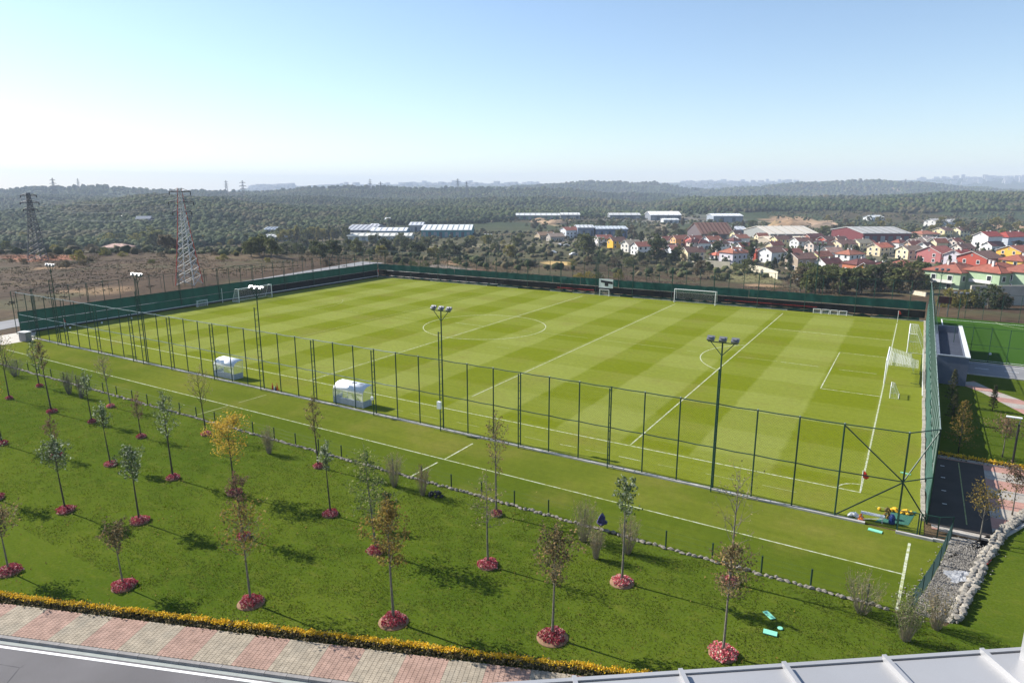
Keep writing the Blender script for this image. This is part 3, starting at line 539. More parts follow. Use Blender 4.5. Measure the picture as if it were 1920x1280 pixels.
for i, (bx, by, ty, cy, wpx, lf, nl, ls, form, bark, lnp, br, lab, blab) in enumerate(TREES):
    P = gp(bx, by); m_ = mpp(P); k = m_ / math.cos(math.atan2(CAM[2], np.hypot(*(P - CAM)[:2]))); h = (by - ty) * k * 1.0; cb = (by - cy) * k; ln = lnp * m_
    # straight trunks look tilted towards the frame's foot through this wide lens; keep only the real lean
    vert = (bx - 960) / 1259 * .0; lx = lean_dir * (ln * .45)
    t = thing('young_tree', lab, 'tree', (P[0], P[1], .01), 0, 'young trees on the lawn')
    tm_, cm_ = young_tree(h, cb, wpx * m_ * 1.05, lf, nl, ls, 100 + i, bark, (lx[0], lx[1]), form)
    obj('trunk', tm_, t); obj('crown', cm_, t)
    b = thing('flower_bed', blab, 'flower bed', (P[0], P[1], .008), i * .7, 'round flower beds on the lawn'); br *= .86
    obj('soil', soil_me, b, scale=(br * (.98 if 'soil' in blab else .84),) * 2 + (1,)); obj('flowers', bedp if 'pale' in blab or 'white' in blab else bedm[i % 3], b, scale=(br * (.93 if 'soil' in blab else 1.0),) * 2 + (1,), rz=i * 1.1)

# ------------------------------------------------------------------ twiggy shrubs along the edging
def shrub_mesh(h, w, seed, n=70, leafn=260, tw='twig'):
    rg = random.Random(seed); mb = MB(); pts = []
    for i in range(n):
        a = rg.uniform(0, 6.28); q = math.sqrt(rg.random()); p1 = Vector((math.cos(a) * q * w / 2, math.sin(a) * q * w / 2, h * rg.uniform(.62, 1.02) * (1 - .18 * q))); p0 = Vector((math.cos(a) * q * w * .12, math.sin(a) * q * w * .12, 0))
        pp = twigs(mb, p0, p1, .012, .004, w * .05, rg, 4, 3); pts += pp[2:]
        for j in range(2):
            q0 = pp[rg.choice((2, 3))]; d = Vector((rg.uniform(-1, 1), rg.uniform(-1, 1), rg.uniform(.4, 1.4))).normalized() * h * .22; pts.append(q0 + d); mb.tube([q0, q0 + d], [.006, .003], 3, False)
    r = np.random.default_rng(seed); T = np.array([tuple(t) for t in pts]); C = T[r.integers(0, len(T), leafn)] + r.normal(size=(leafn, 3)) * w * .03; V, F = leaves(C, .075, seed)
    return mb.mesh('stems', M[tw]), V, F
SHR = [(130, 738, 690, 26, 'mid4', 'grey twiggy shrub on the edging before the silver sapling', 0), (153, 746, 698, 22, 'mid4', 'second grey twiggy shrub, right against the silver sapling', 0), (30, 705, 668, 40, 'mid4', 'low grey twiggy shrub at the far end of the edging', 0),
 (505, 850, 795, 26, 'leaf_bud', 'single bare twiggy shrub between golden tree and the edging', 1), (740, 912, 838, 34, 'leaf_bud', 'tall bare shrub at the edging beside the tick line', 1), (793, 928, 866, 32, 'leaf_amber', 'small yellowish shrub next to the dark bag', 1),
 (1093, 1014, 925, 52, 'leaf_bud', 'wide bare shrub left of the purple bag', 1), (1117, 1047, 975, 32, 'leaf_bud', 'pale small bare shrub ahead of the purple bag', 1), (1177, 1037, 958, 44, 'leaf_bud', 'bare shrub behind the upright silver sapling', 1),
 (1615, 1148, 1062, 78, 'leaf_bud', 'round bare shrub at the end of the stone edging', 1), (1697, 1200, 1092, 62, 'leaf_green', 'yellow green bushy shrub by the strip corner line', 1), (1755, 1178, 1088, 60, 'leaf_bud', 'dense grey shrub beside the gravel strip and low fence', 1), (725, 940, 922, 22, 'mid2', 'small dark evergreen shrub behind the wide limbed tree', 2)]
for i, (bx, by, ty, wpx, lf, lab, s) in enumerate(SHR):
    P = gp(bx, by); m_ = mpp(P); h = (by - ty) * m_ * 1.04; w = wpx * m_; t = thing('twiggy_shrub', lab, 'shrub', (P[0], P[1], .01), 0, 'shrubs along the lawn edge')
    st, V, F = shrub_mesh(h, w, 300 + i, 60 if s < 2 else 30, (300, 520, 900)[s] if lf != 'leaf_green' else 1300, 'twig' if s else 'bark'); obj('stems', st, t); obj('crown', npmesh('crown', V, F, [M[lf]]), t)

# ------------------------------------------------------------------ yellow flower border along the pavement
t = thing('flower_border', 'long yellow flower border between the lawn and the block pavement', 'flower border', (*ab(-20, -52.75), 0))
o0 = np.array([*ab(-20, -52.75), 0]); r = np.random.default_rng(8)
def border(n, z0, z1, w, dens_seed, off=0.):
    a = r.uniform(-72, 0, n); b = -52.75 + off + r.normal(size=n) * w; bump_ = .75 + .5 * vnoise(a * 3, b * 0 + dens_seed, 1., 5); z = r.uniform(z0, z1, n) * bump_
    xy = U[None] * a[:, None] + Nn[None] * b[:, None]; return np.hstack([xy, z[:, None]]) - o0
V, F = leaves(border(26000, .02, .26, .17, 1, -.06), .12, 3, .7); obj('foliage', npmesh('foliage', V, F, [M['fl_dark']]), t)
V, F = leaves(border(30000, .18, .35, .085, 2, .03), .08, 4, .8); obj('blossoms', npmesh('blossoms', V, F, [M['fl_yellow']]), t)

# ------------------------------------------------------------------ stone edging and its low posts
ed = thing('stone_edging', 'row of rough grey stones between lawn and grass strip', 'stone edging', (-40, -48.15, 0))
def stone(seed, mat):
    rg = np.random.default_rng(seed); Vv = ICO * np.array([.24, .17, .15]) * (1 + rg.uniform(-.22, .22, (12, 1))); return npmesh('stone', Vv, ICF, [M[mat]])
stones = [stone(s, 'edgestone') for s in range(7)]; rg = random.Random(4); xx = -92.
while xx < 2.4 and len(ed.children) < 296:
    w = rg.uniform(.26, .5) * (1.0 if xx > -60 else 1.25); k = obj('stone', rg.choice(stones), ed, (xx + 40, rg.uniform(-.09, .09), rg.uniform(.03, .09)), rg.uniform(-.4, .4)); s_ = w / .5; k.scale = (s_, rg.uniform(.5, .95), rg.uniform(.45, .9)); xx += w * .8
lf_ = thing('low_fence', 'low dark green posts with thin wires beside the stone edging', 'fence', (-40, -47.95, 0)); pm = MB().tube([(0, 0, 0), (0, 0, 1.0)], .045, 8).mesh('post', M['dkgreen'])
for i in range(38):
    xx = 1.3 - i * 2.55 + rg.uniform(-.08, .08)
    if xx > -94: obj('post', pm, lf_, (xx + 40, 0, 0))
for z in (.35, .65, .95):
    MB().tube([(-54, 0, z), (41.3, 0, z)], .004, 3).build('wire', M['wire'], lf_)

# ------------------------------------------------------------------ near mesh fence with ladder posts and flood masts
def wires(p0, p1, z0, z1, pitch=.13, w=.0035, mat='wire', round_=False):
    p0, p1 = np.array(p0, float), np.array(p1, float); Ln = np.hypot(*(p1 - p0)); d = (p1 - p0) / Ln; H = z1 - z0; V = []; st = pitch * 1.414; n = int((Ln + H) / st); hw = w / 2
    out = []
    for sgn in (1, -1):
        for i in range(n):
            s = i * st - H; a, b = max(s, 0), min(s + H, Ln)
            if b - a < .02: continue
            za, zb = (a - s, b - s) if sgn > 0 else (H - (a - s), H - (b - s)); out.append((a, za, b, zb))
    o = np.array(out); A = np.stack([p0[0] + d[0] * o[:, 0], p0[1] + d[1] * o[:, 0], z0 + o[:, 1]], -1); Bp = np.stack([p0[0] + d[0] * o[:, 2], p0[1] + d[1] * o[:, 2], z0 + o[:, 3]], -1)
    t = Bp - A; t /= np.linalg.norm(t, axis=1)[:, None]; nn = np.array([-d[1], d[0], 0]); s = np.cross(t, nn) * hw; q = np.tile(nn * hw, (len(A), 1))
    if not round_: V = np.stack([A - s, A + s, Bp + s, Bp - s], 1).reshape(-1, 3); F = np.arange(len(V)).reshape(-1, 4)
    else:
        V = np.stack([A - s, A + s - q, A + q * 1.4, Bp - s, Bp + s - q, Bp + q * 1.4], 1).reshape(-1, 3); k = (np.arange(len(A)) * 6)[:, None]; F = np.concatenate([k + np.array([[0, 1, 4, 3]]), k + np.array([[1, 2, 5, 4]]), k + np.array([[2, 0, 3, 5]])])
    return npmesh('netting', V, F, [M[mat]])
FY, FH = -39.0, 6.15
nf = thing('mesh_fence', 'tall dark green mesh fence between the pitch and grass strip', 'fence')
post = MB().tube([(0, 0, 0), (0, 0, FH)], .05, 8).mesh('post', M['green']); capm = MB().lathe((0, 0, FH), [(.055, -.03), (.055, .02), (.02, .05)], 8).mesh('post_cap', M['greenglint'])
def ladder(h1, h2, gap, seed=0):
    mb = MB().tube([(0, 0, 0), (0, 0, h1)], .05, 8).tube([(0, -gap, -.02), (0, -gap, h2)], .046, 8); z = .35
    while z < min(h1, h2): mb.tube([(0, 0, z), (0, -gap, z)], .028, 5); z += .62
    return mb
ladme = ladder(FH, FH - .05, .34).mesh('ladder_post', M['green']); PX = [-1.1 - 2.53 * i for i in range(42)]
masts = []
for i, px_ in enumerate(PX):
    if i % 3 == 0 and i > 0:
        if i % 9 == 3 and i < 27: masts.append(px_)
        else: obj('ladder_post', ladme, nf, (px_, FY, 0))
    else: obj('post', post, nf, (px_, FY, 0)); obj('post_cap', capm, nf, (px_, FY, 0))
XL = PX[-1]; masts += [-74.8, -94.2]
for z, m_ in ((FH - .04, 'greenglint'), (3.05, 'greenglint'), (.12, 'green')):
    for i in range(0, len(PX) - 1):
        dz = rg.uniform(-.012, .012); MB().tube([(PX[i], FY, z), ((PX[i] + PX[i+1]) / 2, FY, z - .03 + dz), (PX[i+1], FY, z)], .036 if z > 1 else .028, 6).build('rail', M[m_ if PX[i] < -34 else 'green'], nf)  # far half of the upper rails gets the paler steel as painted sun glint
CP, EP = np.array([3.85, -37.1]), np.array([2.3, -38.75]); SP = np.array([-1.1, FY])
obj('post', post, nf, (EP[0], EP[1], 0)); obj('post_cap', capm, nf, (EP[0], EP[1], 0)); obj('post', post, nf, (CP[0], CP[1], 0)); obj('post_cap', capm, nf, (CP[0], CP[1], 0))
for p, q in ((SP, EP), (EP, CP)):
    for z in (FH - .04, 3.05): MB().tube([(*p, z), (*q, z)], .034, 6).build('rail', M['green'], nf)
for p, z0, q, z1 in ((SP, FH - .1, EP, 3.05), (SP, .15, EP, 3.0), (EP, 3.05, CP, FH - .15), (EP, 3.0, CP, .15)): MB().tube([(*p, z0), (*q, z1)], .04, 6).build('brace', M['green'], nf)
obj('netting', wires((XL, FY - .05), (-1.1, FY - .05), .1, FH - .05), nf); obj('netting', wires(SP, EP, .1, FH - .05), nf); obj('netting', wires(EP, CP, .1, FH - .05), nf)
fk = obj('fence_kerb', MB().box((-51.5, FY - .02, .05), (104.2, .26, .14)).mesh('fence_kerb', M['conc']), kind='structure')
def mast(name, loc, label, h=10.55, hl=8.6, aim=1, gap=.42, box=None, rz=0.):
    t = thing(name, label, 'flood mast', loc, rz, 'flood masts round the pitch'); MB().tube([(0, 0, 0), (0, 0, h - .25)], [.06, .05], 8).build('pole', M['green'], t)
    mb = MB().tube([(0, -gap, 0), (0, -gap, hl)], .045, 8); z = .4
    while z < hl: mb.tube([(0, 0, z), (0, -gap, z)], .024, 5); z += .62
    mb.build('ladder', M['green'], t)
    MB().tube([(-.95, 0, h - .28), (.95, 0, h - .28)], .035, 6).tube([(0, 0, h - 1.15), (-.75, 0, h - .3)], .028, 5).tube([(0, 0, h - 1.15), (.75, 0, h - .3)], .028, 5).build('crossarm', M['green'], t)
    for xk in (-.78, 0, .78):
        l = obj('lamp', MB().box((0, 0, 0), (.48, .16, .34), 0, aim * R(-48)).box((0, -aim * .10, .09), (.26, .12, .16), 0, aim * R(-48)).mesh('lamp', M['lampbody']), t, (xk, .05 * aim, h - .06))
        obj('glass', MB().box((0, aim * .064, -.060), (.43, .012, .29), 0, aim * R(-48)).mesh('glass', M['lampglass']), l); obj('bracket', MB().box((0, 0, -.17), (.06, .06, .14)).mesh('bracket', M['green']), l)
    if box: obj('meter_box', MB().box((.03, -gap - .15, box), (.34, .22, .62)).mesh('meter_box', M['white']), t)
    return t
ML = ['flood mast nearest the braced fence corner, three lamps', 'flood mast at mid fence with a white meter box', 'flood mast between the two white shelters', 'flood mast in the near fence against the green curtain', 'flood mast at the far end of the near fence']
for i, m_ in enumerate(masts): mast('flood_mast', (m_, FY, 0), ML[i], box=2.35 if i == 1 else None)
obj('meter_box', MB().box((PX[15] + .03, FY - .5, 1.7), (.22, .16, .3)).mesh('meter_box', M['white']), None, None, 0, 'small white junction box on the ladder post by a shelter', 'junction box')

# ------------------------------------------------------------------ curtained fences on the other three sides
def drape(p0, p1, z0, z1, mat, seed, sag=.05, ripple=.035, nz=5, step=.32, name='curtain'):
    """hanging windbreak cloth with folds and a sagging hem"""
    p0, p1 = np.array(p0, float), np.array(p1, float); Ln = np.hypot(*(p1 - p0)); d = (p1 - p0) / Ln; n = np.array([-d[1], d[0]]); k = int(Ln / step); s = np.linspace(0, Ln, k + 1); v = np.linspace(0, 1, nz)
    S, Vv = np.meshgrid(s, v, indexing='ij'); rp = ripple * (np.sin(S * 2.1 + seed) * .5 + np.sin(S * 5.3 + Vv * 3 + seed * 2) * .35 + (fbm(S, Vv * 3 + seed * 7, 1.3, seed) - .5) * 2)
    top = z1 - sag * np.abs(np.sin(S * math.pi / 2.53)) * (.4 + vnoise(S, S * 0 + seed, 3., seed)); Z = z0 + (top - z0) * Vv
    P = np.stack([p0[0] + d[0] * S + n[0] * rp, p0[1] + d[1] * S + n[1] * rp, Z], -1).reshape(-1, 3); i = np.arange((k + 1) * nz).reshape(k + 1, nz)
    return npmesh(name, P, np.stack([i[:-1, :-1], i[1:, :-1], i[1:, 1:], i[:-1, 1:]], -1).reshape(-1, 4), [M[mat]], True)
def tall_fence(label, p0, p1, sp=2.53, lad=3, netpitch=.14, round_=False, railm='green', off=.09, wm='wire', netw=.0035):
    t = thing('curtained_fence', label, 'fence', (0, 0, 0)); p0, p1 = np.array(p0, float), np.array(p1, float); Ln = np.hypot(*(p1 - p0)); d = (p1 - p0) / Ln; n = np.array([-d[1], d[0]]); k = int(round(Ln / sp))
    for i in range(k + 1):
        q = p0 + d * Ln * i / k
        if lad and i % lad == 1: obj('ladder_post', ladme, t, (q[0], q[1], 0), math.atan2(d[1], d[0]))
        else: obj('post', post, t, (q[0], q[1], 0))
    for z in (FH - .04, 3.1): MB().tube([(*p0, z), (*p1, z)], .03, 6).build('rail', M[railm], t)
    obj('netting', wires(p0, p1, 3.1, FH - .05, netpitch, netw, wm, round_), t); return t, d, n
A, Bc, Cc = (-106.5, -38.9), (-106.8, 36.3), (3.85, 38.4)
lf, d, n = tall_fence('tall fence with dark green curtain behind the far goal side', A, Bc, netpitch=.2)
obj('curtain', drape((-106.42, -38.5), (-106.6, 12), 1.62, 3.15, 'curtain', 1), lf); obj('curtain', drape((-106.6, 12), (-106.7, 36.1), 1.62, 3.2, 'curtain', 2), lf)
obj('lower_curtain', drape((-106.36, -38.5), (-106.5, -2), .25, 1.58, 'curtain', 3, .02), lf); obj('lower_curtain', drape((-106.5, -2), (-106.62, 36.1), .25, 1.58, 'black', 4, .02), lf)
MB().tube([(-106.3, -38.6, 1.6), (-106.55, 36, 1.6)], .02, 5).build('cable', M['galv'], lf)
obj('base_rail', MB().tube([(-106.15, -38.6, .32), (-106.3, 36, .32)], .07, 6).mesh('base_rail', M['whiterail']), lf); obj('base_board', MB().box((-106.25, -1.3, .12), (.12, 74.6, .24)).mesh('base_board', M['blackp']), lf)
ff, d, n = tall_fence('long curtained fence behind the far touchline facing the houses', Bc, Cc, netpitch=.2)
fpt = lambda s: tuple(np.array(Bc) + d * s - n * .08)
Lf = np.hypot(Cc[0] - Bc[0], Cc[1] - Bc[1]); cuts = [0.3, 22, 46, 52, 60, 84, Lf - .3]
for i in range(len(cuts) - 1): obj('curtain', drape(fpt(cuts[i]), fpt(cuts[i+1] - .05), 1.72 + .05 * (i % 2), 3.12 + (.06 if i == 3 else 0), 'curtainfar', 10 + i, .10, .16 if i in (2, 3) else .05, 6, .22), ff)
obj('lower_curtain', drape(fpt(.3), fpt(Lf - .3), .5, 1.68, 'black', 20, .02, .05), ff)
fpo = lambda s, o: tuple(np.array(Bc) + d * s - n * o)
for s0, s1, z, rr_, mt in ((4, 34, .52, .03, 'whiterail'), (47, 55, .85, .03, 'red'), (80, 95, .95, .02, 'red'), (60, 108, 1.66, .018, 'galv'), (3, 58, 1.66, .018, 'galv')): MB().tube([(*fpo(s0, .16), z), (*fpo(s1, .16), z)], rr_, 5).build('cable' if rr_ < .025 else 'rail', M[mt], ff)
rg = random.Random(11)
for i in range(44):
    s0 = .5 + i * 2.5; o = MB().box((0, 0, .09), (2.42, .16, .18 + rg.uniform(-.04, .02))).build('base_slab', M['conc'] if rg.random() < .72 else M['blackp'], ff); q = fpo(s0 + 1.2, .22); o.location = (q[0], q[1], 0); o.rotation_euler[2] = math.atan2(d[1], d[0]) + rg.uniform(-.01, .01)
obj('tarpaulin', drape(fpo(.6, .3), fpo(Lf - 1, .3), .16, .58, 'curtain', 33, .2, .10, 4, .3), ff)
sg = thing('signboard', 'white signboard with a black T shaped mark on the far curtain', 'signboard', (*fpo(np.hypot(-49.3 + 106.8, 0), .30), 2.35), math.atan2(d[1], d[0]))
MB().box((0, 0, 0), (2.9, .06, 1.75)).build('board', M['white'], sg)
MB().poly([(-1.08, .62), (1.4, .40), (1.4, -.08), (.52, .0), (.50, -.52), (-.22, -.50), (-.24, .08), (-1.0, .16)], 0, .02).build('mark', M['blackp'], sg); sg.children[-1].rotation_euler = (R(90), 0, 0); sg.children[-1].location = (0, -.045, 0)
rf, d, n = tall_fence('curtained fence beside the goal line seen almost edge on', (3.85, -37.1), Cc, railm='greenglint', lad=0, netpitch=.09, round_=True, wm='wirelite', netw=.006)
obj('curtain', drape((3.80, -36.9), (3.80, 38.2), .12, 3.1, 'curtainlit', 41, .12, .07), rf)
for i in range(60): MB().box((3.62 + rg.uniform(-.03, .03), -36.2 + i * 1.25, .08), (.24, 1.2, .2)).build('base_slab', M['stone'], rf)
MB().tube([(3.45, -8.6, .5), (3.45, 14, .5)], .04, 6).build('rail', M['whiterail'], rf)

# ------------------------------------------------------------------ team shelters
def shelter(loc, ln, label, marks):
    t = thing('team_shelter', label, 'shelter', loc, 0, 'team shelters'); prof = [(0, .58), (0, 1.15), (.06, 1.42), (.2, 1.66), (.42, 1.84), (.75, 1.95), (1.35, 1.97)]
    def shell(a, b, th, mat, nm):
        pr = prof[a:b]; v = []; f = []
        for s in (0, ln):
            for y_, z_ in pr: v.append((s, y_, z_))
        k = len(pr); f = [(i, i + 1, k + i + 1, k + i) for i in range(k - 1)]; me = bpy.data.meshes.new(nm); me.from_pydata(v, [], f); me.materials.append(M[mat]); me.polygons.foreach_set('use_smooth', [True] * len(f)); me.update()
        o = obj(nm, me, t); md = o.modifiers.new('thickness', 'SOLIDIFY'); md.thickness = th; return o
    shell(0, 3, .012, 'clear', 'back_panel'); shell(2, 7, .025, 'dwhite', 'roof')
    MB().box((ln / 2, 0, .33), (ln, .03, .6)).build('base_panel', M['dgrey'], t)
    for s in (0, ln):
        me = bpy.data.meshes.new('side_panel'); me.from_pydata([(s, y_, z_) for y_, z_ in prof] + [(s, 1.15, .58)], [], [tuple(range(8))]); me.materials.append(M['clear']); me.update(); obj('side_panel', me, t)
        MB().box((s, .58, .33), (.03, 1.15, .6)).build('side_base', M['dgrey'], t); MB().tube([(s, y_, z_) for y_, z_ in [(0, 0)] + prof], .025, 5).build('frame', M['whiterail'], t); MB().tube([(s, 1.15, 0), (s, 1.3, 1.96)], .022, 5).build('frame', M['whiterail'], t)
    MB().tube([(ln / 2, y_, z_) for y_, z_ in prof[:3]], .02, 5).build('frame', M['whiterail'], t); MB().box((ln / 2, .35, .42), (ln - .2, .4, .06)).build('bench', M['blue'], t)
    MB().tube([(0, .0, 1.4), (ln, 0, 1.4)], .018, 5).build('frame', M['whiterail'], t)
    if marks:
        for cx, w in ((ln * .50, .62), (ln * .74, .42)): o = MB().lathe((0, 0, 0), [(.5, 0), (.48, .012)], 16).build('mark', M['lampbody'], t); o.location = (cx, .98, 1.985); o.scale = (w, .42, 1)
    return t
shelter((-63.2, -38.35, 0), 3.3, 'white curved team shelter farther down the near fence', False); shelter((-45.1, -38.35, 0), 3.8, 'white curved team shelter with dark marks on its roof', True)

# ------------------------------------------------------------------ goals, flags, training gear
def netgrid(quads, cell, w=.010):
    V = []; F = []
    for a, b, c, d_ in quads:
        a, b, c, d_ = map(np.array, (a, b, c, d_)); nu = max(2, int(np.linalg.norm(b - a) / cell)); nv = max(2, int(np.linalg.norm(d_ - a) / cell)); nrm = np.cross(b - a, d_ - a); nrm = nrm / np.linalg.norm(nrm)
        P = lambda u, v: (a * (1 - u) + b * u) * (1 - v) + (d_ * (1 - u) + c * u) * v
        for k, (p, q) in [(0, (P(i / nu, 0), P(i / nu, 1))) for i in range(nu + 1)] + [(1, (P(0, j / nv), P(1, j / nv))) for j in range(nv + 1)]:
            t = q - p; t = t / (np.linalg.norm(t) + 1e-9); s = np.cross(t, nrm) * w / 2; o = len(V); V += [p - s, p + s, q + s, q - s]; F.append((o, o + 1, o + 2, o + 3))
    return npmesh('net', np.array(V), np.array(F), [M['net']])
def goal(label, loc, rz, w=7.32, h=2.44, dep=1.9, top=.9, tube=.06, group='full size goals', cell=.16, hang=False, frame=True, nw=.012):
    """goal whose mouth is the local x axis, net towards +y"""
    t = thing('football_goal' if w > 4 else 'mini_goal', label, 'goal', loc, rz, group); hw = w / 2
    for s in (-hw, hw): MB().tube([(s, 0, 0), (s, 0, h)], tube, 10).build('goal_post', M['white'], t)
    MB().tube([(-hw - tube, 0, h), (hw + tube, 0, h)], tube, 10).build('crossbar', M['white'], t)
    if frame:
        for s in (-hw, hw): MB().tube([(s, 0, h), (s, top, h - .02), (s, dep, .05), (s, 0, .05)], tube * .55, 6).build('side_frame', M['white'], t)
        MB().tube([(-hw, dep, .05), (hw, dep, .05)], tube * .6, 6).build('ground_bar', M['white'], t)
        q = [((-hw, 0, h), (hw, 0, h), (hw, top, h - .05), (-hw, top, h - .05)), ((-hw, top, h - .05), (hw, top, h - .05), (hw, dep, .05), (-hw, dep, .05))] + [((s, 0, h), (s, top, h - .05), (s, dep, .05), (s, 0, .05)) for s in (-hw, hw)]
    else:
        q = [((-hw, 0, h), (hw, 0, h), (hw * .8, 2.2, h - .35), (-hw * .8, 2.2, h - .35)), ((-hw, 0, h - .4), (hw, 0, h - .4), (hw * .55, 2.9, h - .8), (-hw * .55, 2.9, h - .8)), ((-hw * .8, 2.2, h - .35), (hw * .8, 2.2, h - .35), (hw * .7, 2.6, h - 1.3), (-hw * .7, 2.6, h - 1.3))]
        for s in (-hw * .62, hw * .62): MB().tube([(s, 3.2, 0), (s, 3.2, 2.3)], .03, 6).tube([(s, 3.2, 0), (s, 2.4, .04)], .025, 5).build('net_stand', M['green'], t)
    obj('net', netgrid(q, cell, nw), t); return t
goal('full size white goal on the goal line, net tied back to stands', (0, 0, 0), R(-90), hang=True, frame=False, nw=.02)
goal('spare white goal standing behind the goal line', (1.75, 17, 0), R(-90), dep=1.85)
goal('white goal standing at the far touchline before the curtain', (-31.8, 36.2, 0), R(1), dep=1.6)
goal('white goal at the far end before the dark curtain', (-102.9, -1.2, 0), R(90), dep=1.9)
goal('small white training goal beside the goal line', (.75, -8.3, 0), R(-90), 1.9, 1.15, .75, .25, .035, 'mini goals', .1)
goal('small white training goal under the black and white signboard', (-49.4, 36.5, 0), R(1), 1.9, 1.2, .6, .3, .04, 'mini goals', .1)
for k, xx in enumerate((-11.7, -10.4, -9.1, -7.8)): goal('%s of four tiny white goals lined up under the far curtain' % ('first', 'second', 'third', 'last')[k], (xx, 37.3 , 0), R(1), 1.1, .75, .4, .2, .04, 'tiny goals', .1)
goal('small pale goal leaning by the far end rail', (-104.9, -10.8, 0), R(90), 1.9, 1.1, .5, .3, .04, 'mini goals', .1)
MB().tube([(0, 0, 0), (0, 0, 2.6)], .05, 6).build('marker_pole', M['whiterail'], None, loc=(-105.2, -6.6, 0), label='pale upright pole beside the goal at the far end', cat='pole')
def corner_flag(loc, label, h=1.6, c='red'):
    t = thing('corner_flag', label, 'corner flag', loc, 0, 'corner flags'); MB().tube([(0, 0, 0), (0, 0, h)], .028, 6).build('pole', M['white'], t)
    me = bpy.data.meshes.new('flag'); me.from_pydata([(.03, 0, h), (.03, 0, h - .5), (.22, .05, h - .62), (.4, .02, h - .45), (.2, -.05, h - .1)], [], [(0, 1, 4), (1, 2, 3, 4)]); me.materials.append(M[c]); me.update(); o = obj('flag', me, t); o.modifiers.new('thickness', 'SOLIDIFY').thickness = .01
corner_flag((0.02, -W2 - .02, 0), 'red corner flag near the braced fence corner'); corner_flag((.0, W2 + 1.2, 0), 'red corner flag at the far end of the goal line', 1.8); corner_flag((-105.3, 34.6, 0), 'red corner flag where the two curtains meet', 2.0); corner_flag((-104.6, -33.5, 0), 'red corner flag before the curtain near the gate', 1.6)
def small(name, mb, mat, loc, label, cat, rz=0., group=None): return mb.build(name, M[mat], None, loc=loc, rz=rz, label=label, cat=cat, group=group)
# training gear at the braced corner
gear = sheet('gear_mat', [(1.1, -38.5), (2.9, -37.9), (3.3, -35.6), (1.9, -35.9)], .016, paint('mat_green', (.04, .14, .10), .8), kind=None); gear['label'] = 'green ground sheet under the yellow bibs at the fence corner'; gear['category'] = 'ground sheet'
def heap(seed, w, h, n=22):
    r = np.random.default_rng(seed); mb = MB()
    for i in range(n):
        a, q = r.uniform(0, 6.28), math.sqrt(r.random()) * w; c = np.array([math.cos(a) * q, math.sin(a) * q * .6, max(.05, h * (1 - (q / w) ** 2) * .7)]); V_ = ICO * r.uniform(.08, .15) * (1 + r.uniform(-.3, .3, (12, 1))) + c; mb.add(V_, [tuple(f) for f in ICF])
    return mb
small('bib_heap', heap(1, .34, .2, 16), 'yellow', (2.75, -36.2, .03), 'heap of yellow bibs on the green sheet, longer one', 'bibs', .3); small('bib_heap', heap(2, .2, .26, 12), 'yellow', (2.05, -36.3, .03), 'small round heap of yellow bibs beside the brown bag', 'bibs')
small('training_ball', MB().lathe((0, 0, 0), [(.02, 0), (.08, .02), (.11, .09), (.08, .18), (.02, .21)], 10), 'yellow', (1.25, -36.6, .02), 'yellow ball lying alone by the fence corner', 'ball')
small('kit_bag', heap(3, .17, .9, 20), 'leaf_amber', (1.72, -37.5, .02), 'tall brown net bag at the fence corner', 'bag'); small('water_barrel', MB().lathe((0, 0, 0), [(.15, 0), (.18, .05), (.18, .42), (.14, .52), (.08, .6)], 12), 'blue', (2.0, -38.2, .02), 'blue plastic barrel by the corner post', 'barrel')
small('training_cone', MB().lathe((0, 0, 0), [(.24, 0), (.22, .03), (.1, .2), (.03, .38)], 12), 'orange', (.35, -38.45, .02), 'orange cone behind the corner fence panel', 'cone'); small('white_bag', heap(4, .26, .3, 14), 'white', (-.05, -38.4, .02), 'white net bag next to the orange cone', 'bag')
small('folding_bench', MB().box((0, 0, .42), (1.3, .34, .05)).box((-.55, 0, .2), (.05, .3, .4)).box((.55, 0, .2), (.05, .3, .4)).tube([(-.6, -.17, .05), (.6, -.17, .35)], .02, 5), 'whiterail', (.95, -38.4, .02), 'low white bench behind the corner fence panel', 'bench', .03)
small('flat_marker', MB().box((0, 0, .03), (.75, .30, .05)), 'mint', (1.2, -39.75, .008), 'mint plastic board on the strip outside the fence', 'board', -.1); small('flat_marker', MB().box((0, 0, .03), (.65, .14, .05)), 'mint', (2.55, -29.2, .008), 'pale mint board lying inside the pitch corner', 'board', -.2)
small('flat_marker', MB().box((0, 0, .05), (.62, .26, .04)), 'mint', (-2.64, -51.65, .01), 'upper mint plastic board on the lawn', 'board', -.75); small('flat_marker', MB().box((0, 0, .05), (.60, .34, .04)), 'mint', (-2.34, -53.0, .01), 'lower mint plastic board on the lawn', 'board', .1); small('lid', MB().lathe((0, 0, 0), [(.12, 0), (.13, .03), (.1, .05)], 14), 'mint', (-2.0, -52.4, .03), 'round pale lid beside two mint boards', 'lid')
small('rubbish_bag', heap(5, .5, .42, 22), 'blackp', (-24.3, -49.5, .0), 'black bag lying next to a small shrub', 'bag', .2)
o = small('bag_sack', heap(6, .32, .0, 10), 'bluepurple', (-12.9, -48.15, .0), 'purple blue bag hung on a low fence post', 'bag'); o.location[2] = .45; MB().add(ICO * np.array([.27, .22, .5]) * (1 + np.random.default_rng(2).uniform(-.3, .3, (12, 1))), [tuple(f) for f in ICF]).build('sack', M['bluepurple'], o); o.children[0].location = (0, 0, .2)
for k, (dx, c, h_) in enumerate(((0, 'red', .75), (.28, 'white', .45), (.5, 'blackp', .5), (.72, 'orange', .85), (.95, 'yellow', .4))): small('drink_bottle', MB().lathe((0, 0, 0), [(.06, 0), (.08, .04), (.08, h_ * .55), (.03, h_ * .75), (.03, h_)], 8), c, (-53.4 + dx, FY + .35, 0), '%s bottle standing by the fence foot near the mast' % ('red', 'white', 'black', 'orange', 'yellow')[k], 'bottle')
